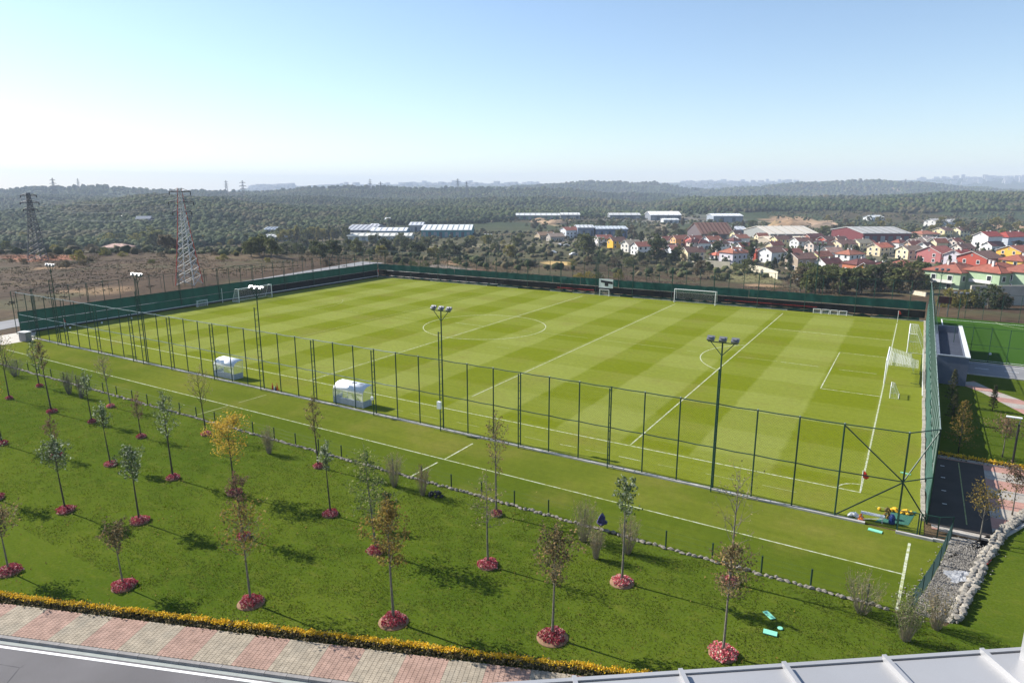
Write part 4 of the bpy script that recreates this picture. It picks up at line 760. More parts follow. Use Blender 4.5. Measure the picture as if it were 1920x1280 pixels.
for k, (xx, yy) in enumerate(((-98.5, -33.8), (-96.5, -30.4), (-93.2, -27.0))): small('football', MB().lathe((0, 0, 0), [(.03, 0), (.10, .03), (.15, .13), (.10, .26), (.03, .3)], 10), 'white', (-104.2 + k * .1, -33 + k * 4.5, 0), '%s white ball lying along the shaded curtain' % ('first', 'second', 'third')[k], 'ball')

# ------------------------------------------------------------------ metal roof below the camera
e0, e1 = np.array([.03, -79.19]), np.array([2.25, -77.55]); ue = (e1 - e0) / np.hypot(*(e1 - e0)); ne = np.array([ue[1], -ue[0]])
rb = thing('roofed_building', 'building whose pale metal roof fills the picture corner', 'building', (*(e0), 0), math.atan2(ue[1], ue[0]))
y0r = -14.
MB().box((-5, y0r / 2 - .15, 8.4), (15.7, abs(y0r) - .3, 16.8)).build('wall', paint('wall_render', (.55, .53, .5), .9), rb)
MB().box((-5, y0r / 2, 16.96), (16.1, abs(y0r), .06)).build('roof', M['sheet'], rb)
for i in range(-19, 4):
    MB().box((.63 + i * .675, y0r / 2 + .005, 17.007), (.016, abs(y0r) + .02, .036)).box((.63 + i * .675, y0r / 2 + .005, 17.03), (.028, abs(y0r) + .02, .01)).build('seam', M['sheet'], rb)
MB().box((-5, .025, 16.9), (16.1, .03, .2)).build('eaves_trim', M['sheet'], rb)
MB().box((2.95, y0r / 2 - .1, 17.15), (.16, abs(y0r) + .1, .34)).build('parapet', M['sheet'], rb)

# ------------------------------------------------------------------ terrace right of the pitch: paving, path, sunken road, walled box, second pitch
def pavers(name, pts, z, label=None):
    m = NT(name); g = m.coord('World'); sep = m.node('ShaderNodeSeparateXYZ'); m.lk(g, sep.inputs[0]); t = m.math('FRACT', m.math('DIVIDE', sep.outputs[1], 3.4)); br = m.node('ShaderNodeTexBrick'); m.lk(g, br.inputs['Vector']); br.inputs['Scale'].default_value = 4.; br.inputs['Mortar Size'].default_value = .015
    c = m.mix(m.ramp(t, .48, .52), (.40, .36, .31), (.44, .24, .19)); c = m.mix(m.math('MULTIPLY', br.outputs['Fac'], .6), c, (.16, .14, .12)); c = m.scalecol(c, m.ramp(m.noise(g, 1.4, 4), .3, .7), .15); m.col(c); return sheet(name, pts, z, m.m)
pavers('paved_yard', [(4.0, -24.35), (12, -24.35), (12, -28), (7.2, -37.6), (4.1, -37.6)], .012)
sheet('yard_shade', [(4.0, -24.6), (7.45, -24.5), (7.2, -37.0), (4.0, -37.0)], .018, paint('painted_yard_shade', (.06, .05, .044), .9, .2, .5)); pb = bpy.data.objects['yard_shade']  # dark sheet over the same pavers, painted fence shade
line('yard_line', pb, (5.9, -24.9), (5.95, -36), .07, .024, 'faint')
for yy in (-26.2, -28.6, -31.1, -33.4): line('yard_stud', pb, (4.72, yy), (4.98, yy + .02), .1, .024, 'white')
yk = obj('yard_kerb', MB().box((7.5, -24.28, .07), (7.4, .14, .16)).mesh('yard_kerb', M['conc']), kind='structure'); MB().add([(7.18, -37.7, .0), (7.34, -37.7, .0), (12.2, -28, 0), (12.04, -28, 0), (7.18, -37.7, .14), (7.34, -37.7, .14), (12.2, -28, .14), (12.04, -28, .14)], [(0,3,2,1),(4,5,6,7),(0,1,5,4),(1,2,6,5),(2,3,7,6),(3,0,4,7)]).build('kerb_stone', M['conc'], yk)
obj('yard_kerb', MB().box((5.8, -37.66, .07), (2.8, .12, .15)).mesh('yard_kerb', M['conc']), kind='structure')
r = np.random.default_rng(19); tb = thing('yellow_border', 'short row of yellow flowers behind the shaded paved yard', 'flower border', (7.5, -24.0, 0)); Cq = np.stack([r.uniform(-3.4, 4.5, 2600), r.normal(size=2600) * .14, r.uniform(.03, .34, 2600)], -1)
V, F = leaves(Cq, .13, 6, .8); obj('blossoms', npmesh('blossoms', V, F, [M['fl_yellow']]), tb); Cq[:, 2] *= .6; V, F = leaves(Cq + r.normal(size=Cq.shape) * .06, .16, 7); obj('foliage', npmesh('foliage', V, F, [M['fl_dark']]), tb)
pavers('garden_path', [(6.6, .6), (8.6, -2.3), (11.6, -8.8), (16, -18), (17.5, -18), (13, -5), (9.7, -.8), (8.2, 2.2)], .014)
sheet('service_road', [(4.4, 5.4), (70, 5.4), (70, 11.6), (4.4, 11.6)], .012, M['roadgrey']); sr = bpy.data.objects['service_road']
for xx in (8.6, 11.4, 14.2): line('lane_dash', sr, (xx, 8.8), (xx + 1.3, 8.8), .12, .018, 'white')
line('edge_line', sr, (4.6, 11.3), (69, 11.3), .1, .018, 'white'); obj('road_kerb', MB().box((37, 11.75, .06), (65, .22, .14)).mesh('road_kerb', M['conc']), kind='structure'); obj('road_kerb', MB().box((38, 5.3, .05), (63, .2, .12)).mesh('road_kerb', M['conc']), kind='structure')
cb = thing('walled_stair_box', 'blue grey walled box with a white coping beside the service road', 'stairwell', (4.5, -.6, 0)); bluec = paint('shaded_blue_grey_render', (.10, .12, .165), .85, .12, .8);  # render colour darkened to stand in for shade on the box
MB().box((1.4, .12, 1.5), (2.8, .24, 3.0)).build('front_wall', bluec, cb); MB().box((.12, 9.6, 1.5), (.24, 18.7, 3.0)).build('side_wall', bluec, cb); MB().box((2.68, 9.6, 1.5), (.24, 18.7, 3.0)).build('side_wall', bluec, cb); MB().box((1.4, 19.07, 1.5), (2.8, .24, 3.0)).build('back_wall', bluec, cb)
MB().box((1.4, 9.6, 2.1), (2.3, 18.6, .12)).build('deck', paint('shade_dark_deck', (.05, .06, .085), .9), cb); MB().box((2.7, 9.6, 3.06), (.4, 19.3, .12)).build('coping', M['white'], cb); MB().box((1.24, .1, 3.05), (2.5, .34, .1)).build('coping', M['galv'], cb)  # deck colour painted dark for the shadowed inside of the box
sp = sheet('artificial_pitch', [(4.3, 12.2), (75, 12.2), (75, 44), (4.3, 44)], .010, M['turf2'])
for p, q, w in (((6.2, 14), (5.9, 42), .16), ((5.9, 42), (74, 42.3), .12), ((6.2, 13.3), (74, 13.3), .12), ((22, 14), (22, 42), .12)): line('pitch_line', sp, p, q, w, .016, 'white')
arc('corner_arc', sp, (18.5, 44.0), 5.6, R(190), R(290), .12, .018, 24, 'line')
small('football', MB().lathe((0, 0, 0), [(.03, 0), (.10, .03), (.15, .13), (.10, .26), (.03, .3)], 10), 'white', (10.6, 17.2, .01), 'white ball lying on the artificial pitch', 'ball')
p4 = MB().tube([(0, 0, 0), (0, 0, 4.2)], .035, 6).mesh('post', M['green'])
def plain_fence(label, p0, p1, h, k, rails, net=.15, nm='mesh_fence', pm_=None):
    t = thing(nm, label, 'fence'); p0, p1 = np.array(p0, float), np.array(p1, float)
    pm2 = pm_ or MB().tube([(0, 0, 0), (0, 0, h)], .035, 6).mesh('post', M['green'])
    for i in range(k + 1): q = p0 + (p1 - p0) * i / k; obj('post', pm2, t, (q[0], q[1], tz(q[0], q[1]) + .03 if abs(q[0]) > 140 else 0))
    for z in rails: MB().tube([(*p0, z), (*p1, z)], .022, 5).build('rail', M['green'], t)
    if net: obj('netting', wires(p0, p1, .05, h - .03, net, .004), t)
    return t
plain_fence('thin green fence along the near side of the artificial pitch', (4.6, 12.0), (44, 12.0), 4.2, 22, (2.1, 4.15), .16); plain_fence('thin green fence along the far side of the artificial pitch', (4.4, 44.4), (60, 44.6), 4.2, 24, (2.1, 4.15), .2)
plain_fence('thin green fence linking pitch corner and artificial pitch', (4.5, 12.4), (4.3, 44), 4.2, 12, (4.15,), 0)
sb_ = thing('scoreboard', 'dark red scoreboard on posts behind the artificial pitch', 'scoreboard', (6.1, 45.4, 0)); MB().box((0, 0, 2.6), (1.9, .2, 1.1)).build('panel', paint('maroon', (.05, .01, .012), .5), sb_); MB().box((-.6, 0, 1.1), (.1, .1, 2.2)).box((.6, 0, 1.1), (.1, .1, 2.2)).build('leg', M['galv'], sb_)
mast('flood_mast', (8.1, 43.4, 0), 'short flood mast at the far side of the artificial pitch', 4.2, 3.2, 1); mast('flood_mast', (5.2, 45.0, 0), 'flood mast at the far corner behind the edge on fence', 7.6, 6.0, 1)
mast('flood_mast', (-12.4, 38.9, 0), 'lattice flood mast standing behind the far curtain among trees', 11.5, 11.3, -1, .6); mast('flood_mast', (-51.3, 38.0, 0), 'flood mast behind the far curtain near the signboard', 11., 10.8, -1, .6); mast('flood_mast', (-76.5, 37.6, 0), 'flood mast behind the far curtain near the field', 10.8, 10.6, -1, .6)
# conifers and saplings on the terrace
def conifer(h, w, seed, lf, dens=1500):
    r = np.random.default_rng(seed); rg = random.Random(seed); mb = MB().tube([(0, 0, 0), (0, 0, h * .98)], [.05, .01], 6); tips = []
    for i in range(60):
        f = .12 + .86 * (i / 60) ** .9; ln = w / 2 * (1 - f) ** .8 * rg.uniform(.75, 1.15) + .04; an = i * 2.4; p0 = Vector((0, 0, h * f)); p1 = p0 + Vector((math.cos(an) * ln, math.sin(an) * ln, ln * .28)); pp = twigs(mb, p0, p1, .012, .004, ln * .05, rg, 3, 3); tips += [(p0.lerp(p1, t)) for t in (.35, .6, .8, .95, 1)]
    T = np.array([tuple(t) for t in tips]); C = T[r.integers(0, len(T), dens)] + r.normal(size=(dens, 3)) * w * .035; V, F = leaves(C, .12, seed, .45); return mb.mesh('trunk', M['barkdk'], True), npmesh('crown', V, F, [M[lf]])
for i, (x_, y_, h, w, lf, lab) in enumerate(((5.95, -22.6, 4.3, 2.4, 'conifer', 'golden conifer in the shade of the edge on fence'), (5.8, -8.8, 3.6, 1.3, 'conifer_dk', 'dark narrow conifer before the blue grey box'), (5.75, -14.5, 2.6, 1.2, 'conifer_dk', 'small dark conifer between the golden one and the box'), (9.05, -8.9, 2.5, .8, 'conifer_dk', 'slim columnar conifer beside the garden path'))):
    t = thing('conifer', lab, 'tree', (x_, y_, .01), 0, 'conifers on the terrace'); a, b = conifer(h, w, 70 + i, lf); obj('trunk', a, t); obj('crown', b, t)
for i, (x_, y_, h, cb_, w, lf, nl, form, lab) in enumerate(((8.8, -21.9, 3.2, 1.5, 2.6, 'leaf_red', 700, 'spread', 'flat topped reddish sapling on the terrace lawn'), (8.45, -33, 3.0, 1.3, 1.7, 'leaf_red', 560, 'upright', 'reddish sapling in the paved yard at the picture edge'), (6.5, -37.9, 3.1, 1.2, 2.1, 'leaf_amber', 520, 'upright', 'brown sapling at the shaded end of the paved yard'))):
    t = thing('young_tree', lab, 'tree', (x_, y_, .01), 0, 'saplings on the terrace'); a, b = young_tree(h, cb_, w, lf, nl, .13, 170 + i, 'bark', (0, 0), form); obj('trunk', a, t); obj('crown', b, t)
lp = thing('path_lamp', 'black lamp post with a flat white head by the paved yard', 'lamp post', (9.25, -23.7, 0)); MB().tube([(0, 0, 0), (0, 0, 3.3)], .07, 8).build('pole', M['blackp'], lp); MB().tube([(0, 0, 3.3), (.05, 0, 3.75)], .03, 6).build('neck', M['galv'], lp); MB().box((-.35, 0, 3.78), (.95, .26, .07)).build('lamp_head', M['white'], lp)
# gate fence, gravel run and stone wall at the strip end
gate = thing('gate_fence', 'chest high green gate panel beside the fence corner', 'gate', (0, 0, 0)); gp_ = MB().tube([(0, 0, 0), (0, 0, 1.42)], .04, 6).mesh('post', M['green'])
for q in ((2.32, -39.2), (3.35, -39.05), (3.47, -39.05), (4.35, -38.95), (5.05, -38.5)): obj('post', gp_, gate, (*q, 0))
for a, b in (((2.32, -39.2), (3.35, -39.05)), ((3.47, -39.05), (4.35, -38.95)), ((4.35, -38.95), (5.05, -38.5))):
    for z in (.1, 1.4): MB().tube([(*a, z), (*b, z)], .03, 6).build('rail', M['green'], gate)
    obj('netting', wires(a, b, .1, 1.4, .06, .004), gate)
mf = thing('strip_end_fence', 'low green mesh fence closing the end of the grass strip', 'fence'); pts_ = [(5.05, -38.5), (4.75, -40.3), (4.42, -42.2), (4.05, -44.1), (3.62, -45.9), (3.2, -47.8)]
pl = MB().tube([(0, 0, 0), (0, 0, 1.1)], .04, 6).mesh('post', M['dkgreen'])
for a, b in zip(pts_[:-1], pts_[1:]):
    obj('post', pl, mf, (*b, 0)); MB().tube([(*a, 1.05), (*b, 1.05)], .02, 5).build('rail', M['green'], mf); obj('netting', wires(a, b, .05, 1.05, .05, .007, 'wirelite', True), mf)
obj('strip_kerb', MB().box((3.2, -39.35, .07), (1.9, .16, .18)).box((4.6, -39.25, .07), (.9, .16, .18)).mesh('strip_kerb', M['conc']), kind='structure')
sheet('gravel_run', [(3.3, -47.8), (4.9, -47.8), (6.9, -38.6), (8.6, -33.6), (7.3, -37.7), (5.1, -38.2), (4.6, -41.5)], .016, M['gravel'])
r = np.random.default_rng(44); k_ = 2600; fr = r.random(k_); base = np.array([3.6, -47.4])[None] * (1 - fr[:, None]) + np.array([6.1, -38.8])[None] * fr[:, None] + r.normal(size=(k_, 2)) * np.array([.45, .5])
V, F, A = blobs(np.hstack([base, np.full((k_, 1), .012)]), r.uniform(.02, .055, k_), r.uniform(.03, .06, k_), np.array([.26, .24, .21])[None] * r.uniform(.5, 1.5, (k_, 1)), 45); obj('loose_gravel', npmesh('loose_gravel', V, F, [M['canopy']], False, None, A), label='loose grey gravel between low fence and stone wall', cat='gravel', kind='stuff')
sw_ = thing('stone_wall', 'low curved wall of pale stones beside the gravel', 'stone wall', (6.5, -41, 0)); big = [stone(s + 20, 'stone' if s % 4 else 'stone2') for s in range(6)]; cur = [np.array(q) for q in ((4.95, -47.6), (5.5, -45.2), (6.1, -42.4), (6.75, -39.7), (7.7, -36.3), (9.2, -32.6), (11, -29.5))]; rg = random.Random(9)
Q = []
for a, b in zip(cur[:-1], cur[1:]): n_ = int(np.hypot(*(b - a)) / .27); Q += [a + (b - a) * i / n_ for i in range(n_)]
for i, q in enumerate(Q):
    for row in range(4):
        o = obj('stone', rg.choice(big), sw_, (q[0] - 6.5 + (row % 2) * .26 - .13 + rg.uniform(-.06, .06), q[1] + 41 + rg.uniform(-.08, .08), .08 + .18 * (row // 2)), rg.uniform(0, 3)); s_ = rg.uniform(.65, 1.05); o.scale = (s_, s_ * rg.uniform(.9, 1.3), s_ * rg.uniform(.8, 1.2))
small('timber_board', MB().box((0, 0, 0), (2.6, .22, .05), 0, 0, .08), 'bark', (6.35, -40.6, .25), 'long weathered board leaning on the stone wall', 'board', R(70)); small('timber_board', MB().box((0, 0, 0), (2.2, .16, .05)), 'red', (6.5, -41.2, .12), 'reddish board under the weathered one', 'board', R(72))
pf = NT('clear_film'); pf.col((.7, .72, .75)); pf.b.inputs['Alpha'].default_value = .45; pf.b.inputs['Roughness'].default_value = .25
r = np.random.default_rng(3); gx, gy = np.meshgrid(np.linspace(-.75, .75, 16), np.linspace(-.6, .6, 14), indexing='ij'); gz = .04 + .32 * np.abs(fbm(gx * 3 + 5, gy * 3 + 5, 1., 8) - .35) + r.uniform(0, .05, gx.shape); gx = gx + r.uniform(-.08, .08, gx.shape); i = np.arange(16 * 14).reshape(16, 14)
obj('plastic_sheet', npmesh('plastic_sheet', np.stack([gx.ravel(), gy.ravel(), gz.ravel()], -1), np.stack([i[:-1, :-1], i[1:, :-1], i[1:, 1:], i[:-1, 1:]], -1).reshape(-1, 4), [pf.m]), None, (5.45, -43.1, .02), .4, 'crumpled clear plastic sheet lying on the gravel', 'plastic sheet')
# far corner beyond the near fence: gate, cabinet, road
sheet('perimeter_road', [(-134, 60), (-126, 60), (-112.5, -37), (-108, -52), (-114, -52), (-119, -37)], .012, M['roadgrey']); sheet('corner_apron', [(-107.5, -47), (-100.5, -47), (-100.5, -39.4), (-107.5, -36)], .014, paint('apron', (.46, .42, .36), .9, .15, .6))
gt = thing('corner_gate', 'dark steel gate across the apron at the far corner', 'gate', (-102, -43.5, 0), R(80)); MB().tube([(-3.2, 0, 0), (-3.2, 0, 1.9)], .07, 6).tube([(0, 0, 0), (0, 0, 2.0)], .09, 6).tube([(-3.2, 0, 1.7), (0, 0, 1.8)], .04, 6).tube([(-3.2, 0, .3), (0, 0, .3)], .04, 6).tube([(-3.2, 0, .3), (0, 0, 1.8)], .03, 6).build('frame', M['blackp'], gt)
cbn = thing('steel_cabinet', 'grey white steel cabinet at the far corner of the fence', 'cabinet', (-100.6, -40.4, 0), .2); MB().box((0, 0, .62), (1.3, .8, 1.2)).build('body', M['lampbody'], cbn); MB().box((0, 0, 1.26), (1.42, .92, .07)).build('lid', M['white'], cbn)
plain_fence('wire fence along the road beyond the dark curtain', (-131, -34), (-137, 60), 2.2, 34, (2.1,), 0, 'wire_fence')

# ------------------------------------------------------------------ pylons and wires
def pylon(name, P, h, bw, label, leg='steel', detail=True, arms=((.76, .10), (.86, .13), (.965, .11)), rz=0., group=None, th=1.):
    t = thing(name, label, 'pylon', P, rz, group); wz = lambda f: bw * (1 - f) ** 1.25 * .5 + .030 * h * .5
    for sx in (-1, 1):
        for sy in (-1, 1):
            MB().tube([(sx * wz(f), sy * wz(f), h * f) for f in (0, .3, .6, .85, 1)], [.0055 * h * th * q for q in (1.1, 1, .9, .8, .6)], 4).build('leg', M[leg if not (leg == 'pylonred' and sx * sy < 0) else 'pylonwhite'], t)
    fs = [0, .09, .18, .27, .36, .44, .52, .59, .66, .72, .78, .84, .9, .95, 1.] if detail else [0, .2, .4, .58, .72, .84, .93, 1]
    mb = MB()
    for a, b in zip(fs[:-1], fs[1:]):
        wa, wb = wz(a), wz(b)
        for (x0, y0, x1, y1) in ((-1, -1, 1, -1), (1, -1, 1, 1), (1, 1, -1, 1), (-1, 1, -1, -1)):
            mb.tube([(x0 * wa, y0 * wa, h * a), (x1 * wb, y1 * wb, h * b)], .0034 * h * th, 3, False).tube([(x1 * wa, y1 * wa, h * a), (x0 * wb, y0 * wb, h * b)], .0034 * h * th, 3, False)
    mb.build('bracing', M['pylonwhite' if leg == 'pylonred' else leg], t)
    for f, q in arms:
        w = wz(f); ln = h * q
        o = MB().tube([(-ln, 0, h * f), (ln, 0, h * f)], .007 * h * th, 4).tube([(-ln, 0, h * f), (-w, 0, h * f + .035 * h)], .003 * h * th, 3).tube([(ln, 0, h * f), (w, 0, h * f + .035 * h)], .003 * h * th, 3).build('crossarm', M['steel'], t)
        for s in (-1, 1): obj('insulator', MB().tube([(s * ln, 0, h * f), (s * ln, 0, h * f - .035 * h)], .006 * h * th, 5).mesh('insulator', M['blackp']), o)
    return t
Pa = np.array([-133.0, 5.5, 0.]); Pa[2] = tz(Pa[0], Pa[1]); pylon('lattice_pylon', Pa, 20.3 - Pa[2], 3.4, 'red and white lattice pylon right behind the dark curtain', 'pylonred', rz=R(30), th=.85); hA = 20.3 - Pa[2]
Pb = at(72, 488); hB = 19.0 - Pb[2]; pylon('lattice_pylon', Pb, hB, 3.4, 'dark lattice pylon standing in the brown field', 'steel', rz=R(38), th=1.25)
def cable(a, b, sag, rad=.03): 
    pts = [Vector(a).lerp(Vector(b), i / 16) - Vector((0, 0, sag * 4 * (i / 16) * (1 - i / 16))) for i in range(17)]; return MB().tube(pts, rad, 3, False)
pw = thing('power_line', 'pale power cables strung between the two near pylons', 'power line', (0, 0, 0)); ra, rbz = np.array([math.cos(R(30)), math.sin(R(30))]), np.array([math.cos(R(38)), math.sin(R(38))])
for f, q in ((.76, .10), (.86, .13), (.965, .11)):
    for s in (-1, 1): cable((*(Pa[:2] + ra * s * q * hA), Pa[2] + hA * (f - .03)), (*(Pb[:2] + rbz * s * q * hB), Pb[2] + hB * (f - .03)), 2.2, .022).build('cable', M['galv'], pw)
FP = [(122, 316, 349, 1500), (168, 335, 351, 1850), (438, 337, 359, 1800), (468, 326, 360, 1500), (701, 333, 351, 1880), (720, 324, 351, 1700), (861, 330, 349, 1900), (877, 324, 349, 1750), (1094, 333, 345, 2500), (1164, 333, 341, 2600), (1209, 332, 342, 2600), (1564, 325, 340, 2500), (1615, 317, 338, 2400), (1653, 332, 339, 2600), (1678, 322, 338, 2600)]
WH = ['tall pylon on the hill knob above the brown field', 'small pylon just beside the hill knob', 'shorter of two pylons over the low saddle', 'taller of two pylons over the low saddle', 'shorter of two pylons above the warehouse hill', 'taller of two pylons above the warehouse hill', 'shorter of the paired pylons over the centre circle', 'taller of the paired pylons over the centre circle', 'small pylon on the slope before the rounded hill', 'tiny pylon on top of the rounded hill', 'small pylon past the rounded hill top', 'faint pylon on the dark ridge over the houses', 'broad tall pylon on the dark ridge over the houses', 'tiny faint pylon between two larger ridge pylons', 'pale tall pylon nearest the far hazy hill']
for (px_, ty, by, D), lab in zip(FP, WH):
    P = atD(px_, D); h = (by - ty + 4) * D / FPX * 1.02; P[2] = min(P[2], CAM[2] + (357 - by) * D / FPX); pylon('ridge_pylon', P, h, h * .17, lab, 'steel', False, ((.6, .13), (.74, .15), (.9, .12)), R(30 + px_ % 40), 'pylons on the skyline', 1.5)

# ------------------------------------------------------------------ houses in the valley
MC = {}
def wallm(c):
    if c not in MC: MC[c] = paint('render_%d_%d_%d' % c, tuple(q * .82 for q in srgb(*c)), .9, .08, .6, 0, .15)
    return MC[c]
def roofm(c):
    k = ('r',) + c
    if k not in MC:
        m = NT('tiles_%d_%d_%d' % c); g = m.coord('Object'); wv = m.node('ShaderNodeTexWave', wave_type='BANDS', bands_direction='X'); m.lk(g, wv.inputs[0]); wv.inputs['Scale'].default_value = 1.6; wv.inputs['Distortion'].default_value = .4
        q = m.scalecol(srgb(*c), m.ramp(m.noise(g, .9, 4), .3, .7), .22); q = m.scalecol(q, wv.outputs['Fac'], .16); m.col(q); m.bump(wv.outputs['Fac'], .4, .08); MC[k] = m.m
    return MC[k]
winf = MB().box((0, 0, 0), (.12, 1.25, 1.45)).mesh('window', M['white']); winp = MB().box((-.02, 0, .0), (.12, 1.0, 1.18)).mesh('pane', paint('window_glass', (.03, .035, .04), .15, .05, 3., 0, .6))
def win(t, x_, y_, z_, rz, s=1.2):
    w = obj('window', winf, t, (x_, y_, z_), rz, scale=s); obj('pane', winp, w)
ORD = 'first second third fourth fifth sixth seventh eighth ninth tenth eleventh twelfth thirteenth fourteenth fifteenth sixteenth seventeenth eighteenth nineteenth twentieth twenty-first twenty-second twenty-third twenty-fourth twenty-fifth twenty-sixth'.split()
def house(px, py, wall, roof, label, W=8., Ln=10.5, eh=5.4, rise=2.2, yaw=20., hip=False, dorm=0, chim=1, seed=0, wins=True, side=None, trim=(235, 232, 225)):
    P = at(px, py, 150); rg = random.Random(seed + int(px)); t = thing('house', label, 'house', (P[0], P[1], P[2] - .1), R(yaw), 'houses in the valley', .88 if 1000 < px < 1720 else .95); hl, hw = Ln / 2, W / 2
    mb = MB()
    if hip: mb.box((0, 0, (eh) / 2 - .4), (Ln, W, eh + .8))
    else: mb.add([(-hl, -hw, -.8), (hl, -hw, -.8), (hl, hw, -.8), (-hl, hw, -.8), (-hl, -hw, eh), (hl, -hw, eh), (hl, hw, eh), (-hl, hw, eh), (-hl, 0, eh + rise), (hl, 0, eh + rise)], [(0, 3, 2, 1), (0, 1, 5, 4), (2, 3, 7, 6), (1, 2, 6, 9, 5), (3, 0, 4, 8, 7), (4, 5, 9, 8), (6, 7, 8, 9)])
    mb.build('wall', wallm(wall), t)
    o = .55; k = rise / hw; th = .16
    if hip:
        ri = max(.4, hl - hw); v = [(-hl - o, -hw - o, eh), (hl + o, -hw - o, eh), (hl + o, hw + o, eh), (-hl - o, hw + o, eh), (-ri, 0, eh + rise), (ri, 0, eh + rise)]; v += [(a, b, c - .18) for a, b, c in v[:4]]
        rf_ = MB().add(v, [(0, 1, 5, 4), (2, 3, 4, 5), (1, 2, 5), (3, 0, 4), (9, 8, 7, 6), (0, 6, 7, 1), (1, 7, 8, 2), (2, 8, 9, 3), (3, 9, 6, 0)]).build('roof', roofm(roof), t)
        for sx, sy in ((1, 1), (1, -1), (-1, 1), (-1, -1)): MB().tube([(sx * (hl + o), sy * (hw + o), eh + .04), (sx * ri, 0, eh + rise + .05)], .09, 4).build('ridge_tiles', roofm(roof), rf_)
    else:
        mb = MB()
        for s in (-1, 1):
            e = (s * (hw + o), eh - o * k); mb.add([(-hl - o, 0, eh + rise + .02), (hl + o, 0, eh + rise + .02), (hl + o, *e), (-hl - o, *e), (-hl - o, 0, eh + rise + th + .06), (hl + o, 0, eh + rise + th + .06), (hl + o, e[0], e[1] + th), (-hl - o, e[0], e[1] + th)], [(0, 1, 2, 3), (4, 7, 6, 5), (0, 3, 7, 4), (1, 5, 6, 2), (3, 2, 6, 7)] if s < 0 else [(0, 3, 2, 1), (4, 5, 6, 7), (0, 4, 7, 3), (1, 2, 6, 5), (3, 7, 6, 2)])
        rf_ = mb.build('roof', roofm(roof), t)
        for s in (-1, 1): MB().tube([(-hl - o - .03, 0, eh + rise + .06), (-hl - o - .03, s * (hw + o), eh - o * k + .06)], .10, 4).build('verge_board', wallm(trim), rf_)
    for i in range(chim):
        cx_ = rg.uniform(-hl * .6, hl * .6); c = MB().box((cx_, rg.uniform(-.25, .3) * hw, eh + rise * .9), (.55, .55, 1.7)).build('chimney', wallm(trim), rf_); obj('chimney_cap', MB().box((c.data.vertices[0].co.x + .275, c.data.vertices[0].co.y + .275, eh + rise * .9 + .9), (.75, .75, .12)).mesh('chimney_cap', M['conc']), c)
    for i in range(dorm): MB().box((-hl * .5 + i * hl * .6, -hw * .55, eh + rise * .42), (1.3, 1.5, 1.2)).build('dormer', wallm(wall), rf_)
    if wins:
        ys = [-hw * .45, hw * .45] if W > 6.5 else [0.]
        for z_ in ([1.5, 4.1] if eh > 4.6 else [1.6]):
            for y_ in ys:
                if rg.random() < .85: win(t, -hl - .03, y_, z_, 0)
        if not hip: win(t, -hl - .03, 0, eh + rise * .35, 0, .62)
        n = max(2, int(Ln / 3.2))
        for z_ in ([1.5, 4.1] if eh > 4.6 else [1.6]):
            for i in range(n):
                if rg.random() < .85: win(t, -hl + (i + .5) * Ln / n, -hw - .03, z_, R(90))
        if side: MB().box((-hl - .6, -hw * .1, 2.7), (1.2, W * .6, .12)).box((-hl - 1.15, -hw * .1, 3.15), (.06, W * .6, .8)).build('balcony', wallm(trim), t)
        MB().box((hl * .3, -hw - .03, 1.0), (1.0, .08, 2.0)).build('door', M['barkdk'], t)
    return t
cream, wht, pink, red_, orng, yel, grn, lil, grg = (232, 214, 176), (240, 238, 232), (205, 110, 105), (180, 80, 60), (210, 148, 62), (238, 190, 95), (180, 200, 165), (215, 208, 215), (176, 158, 140)
rt, rb_, rdk, ro = (142, 88, 74), (112, 84, 74), (102, 62, 58), (152, 98, 78)
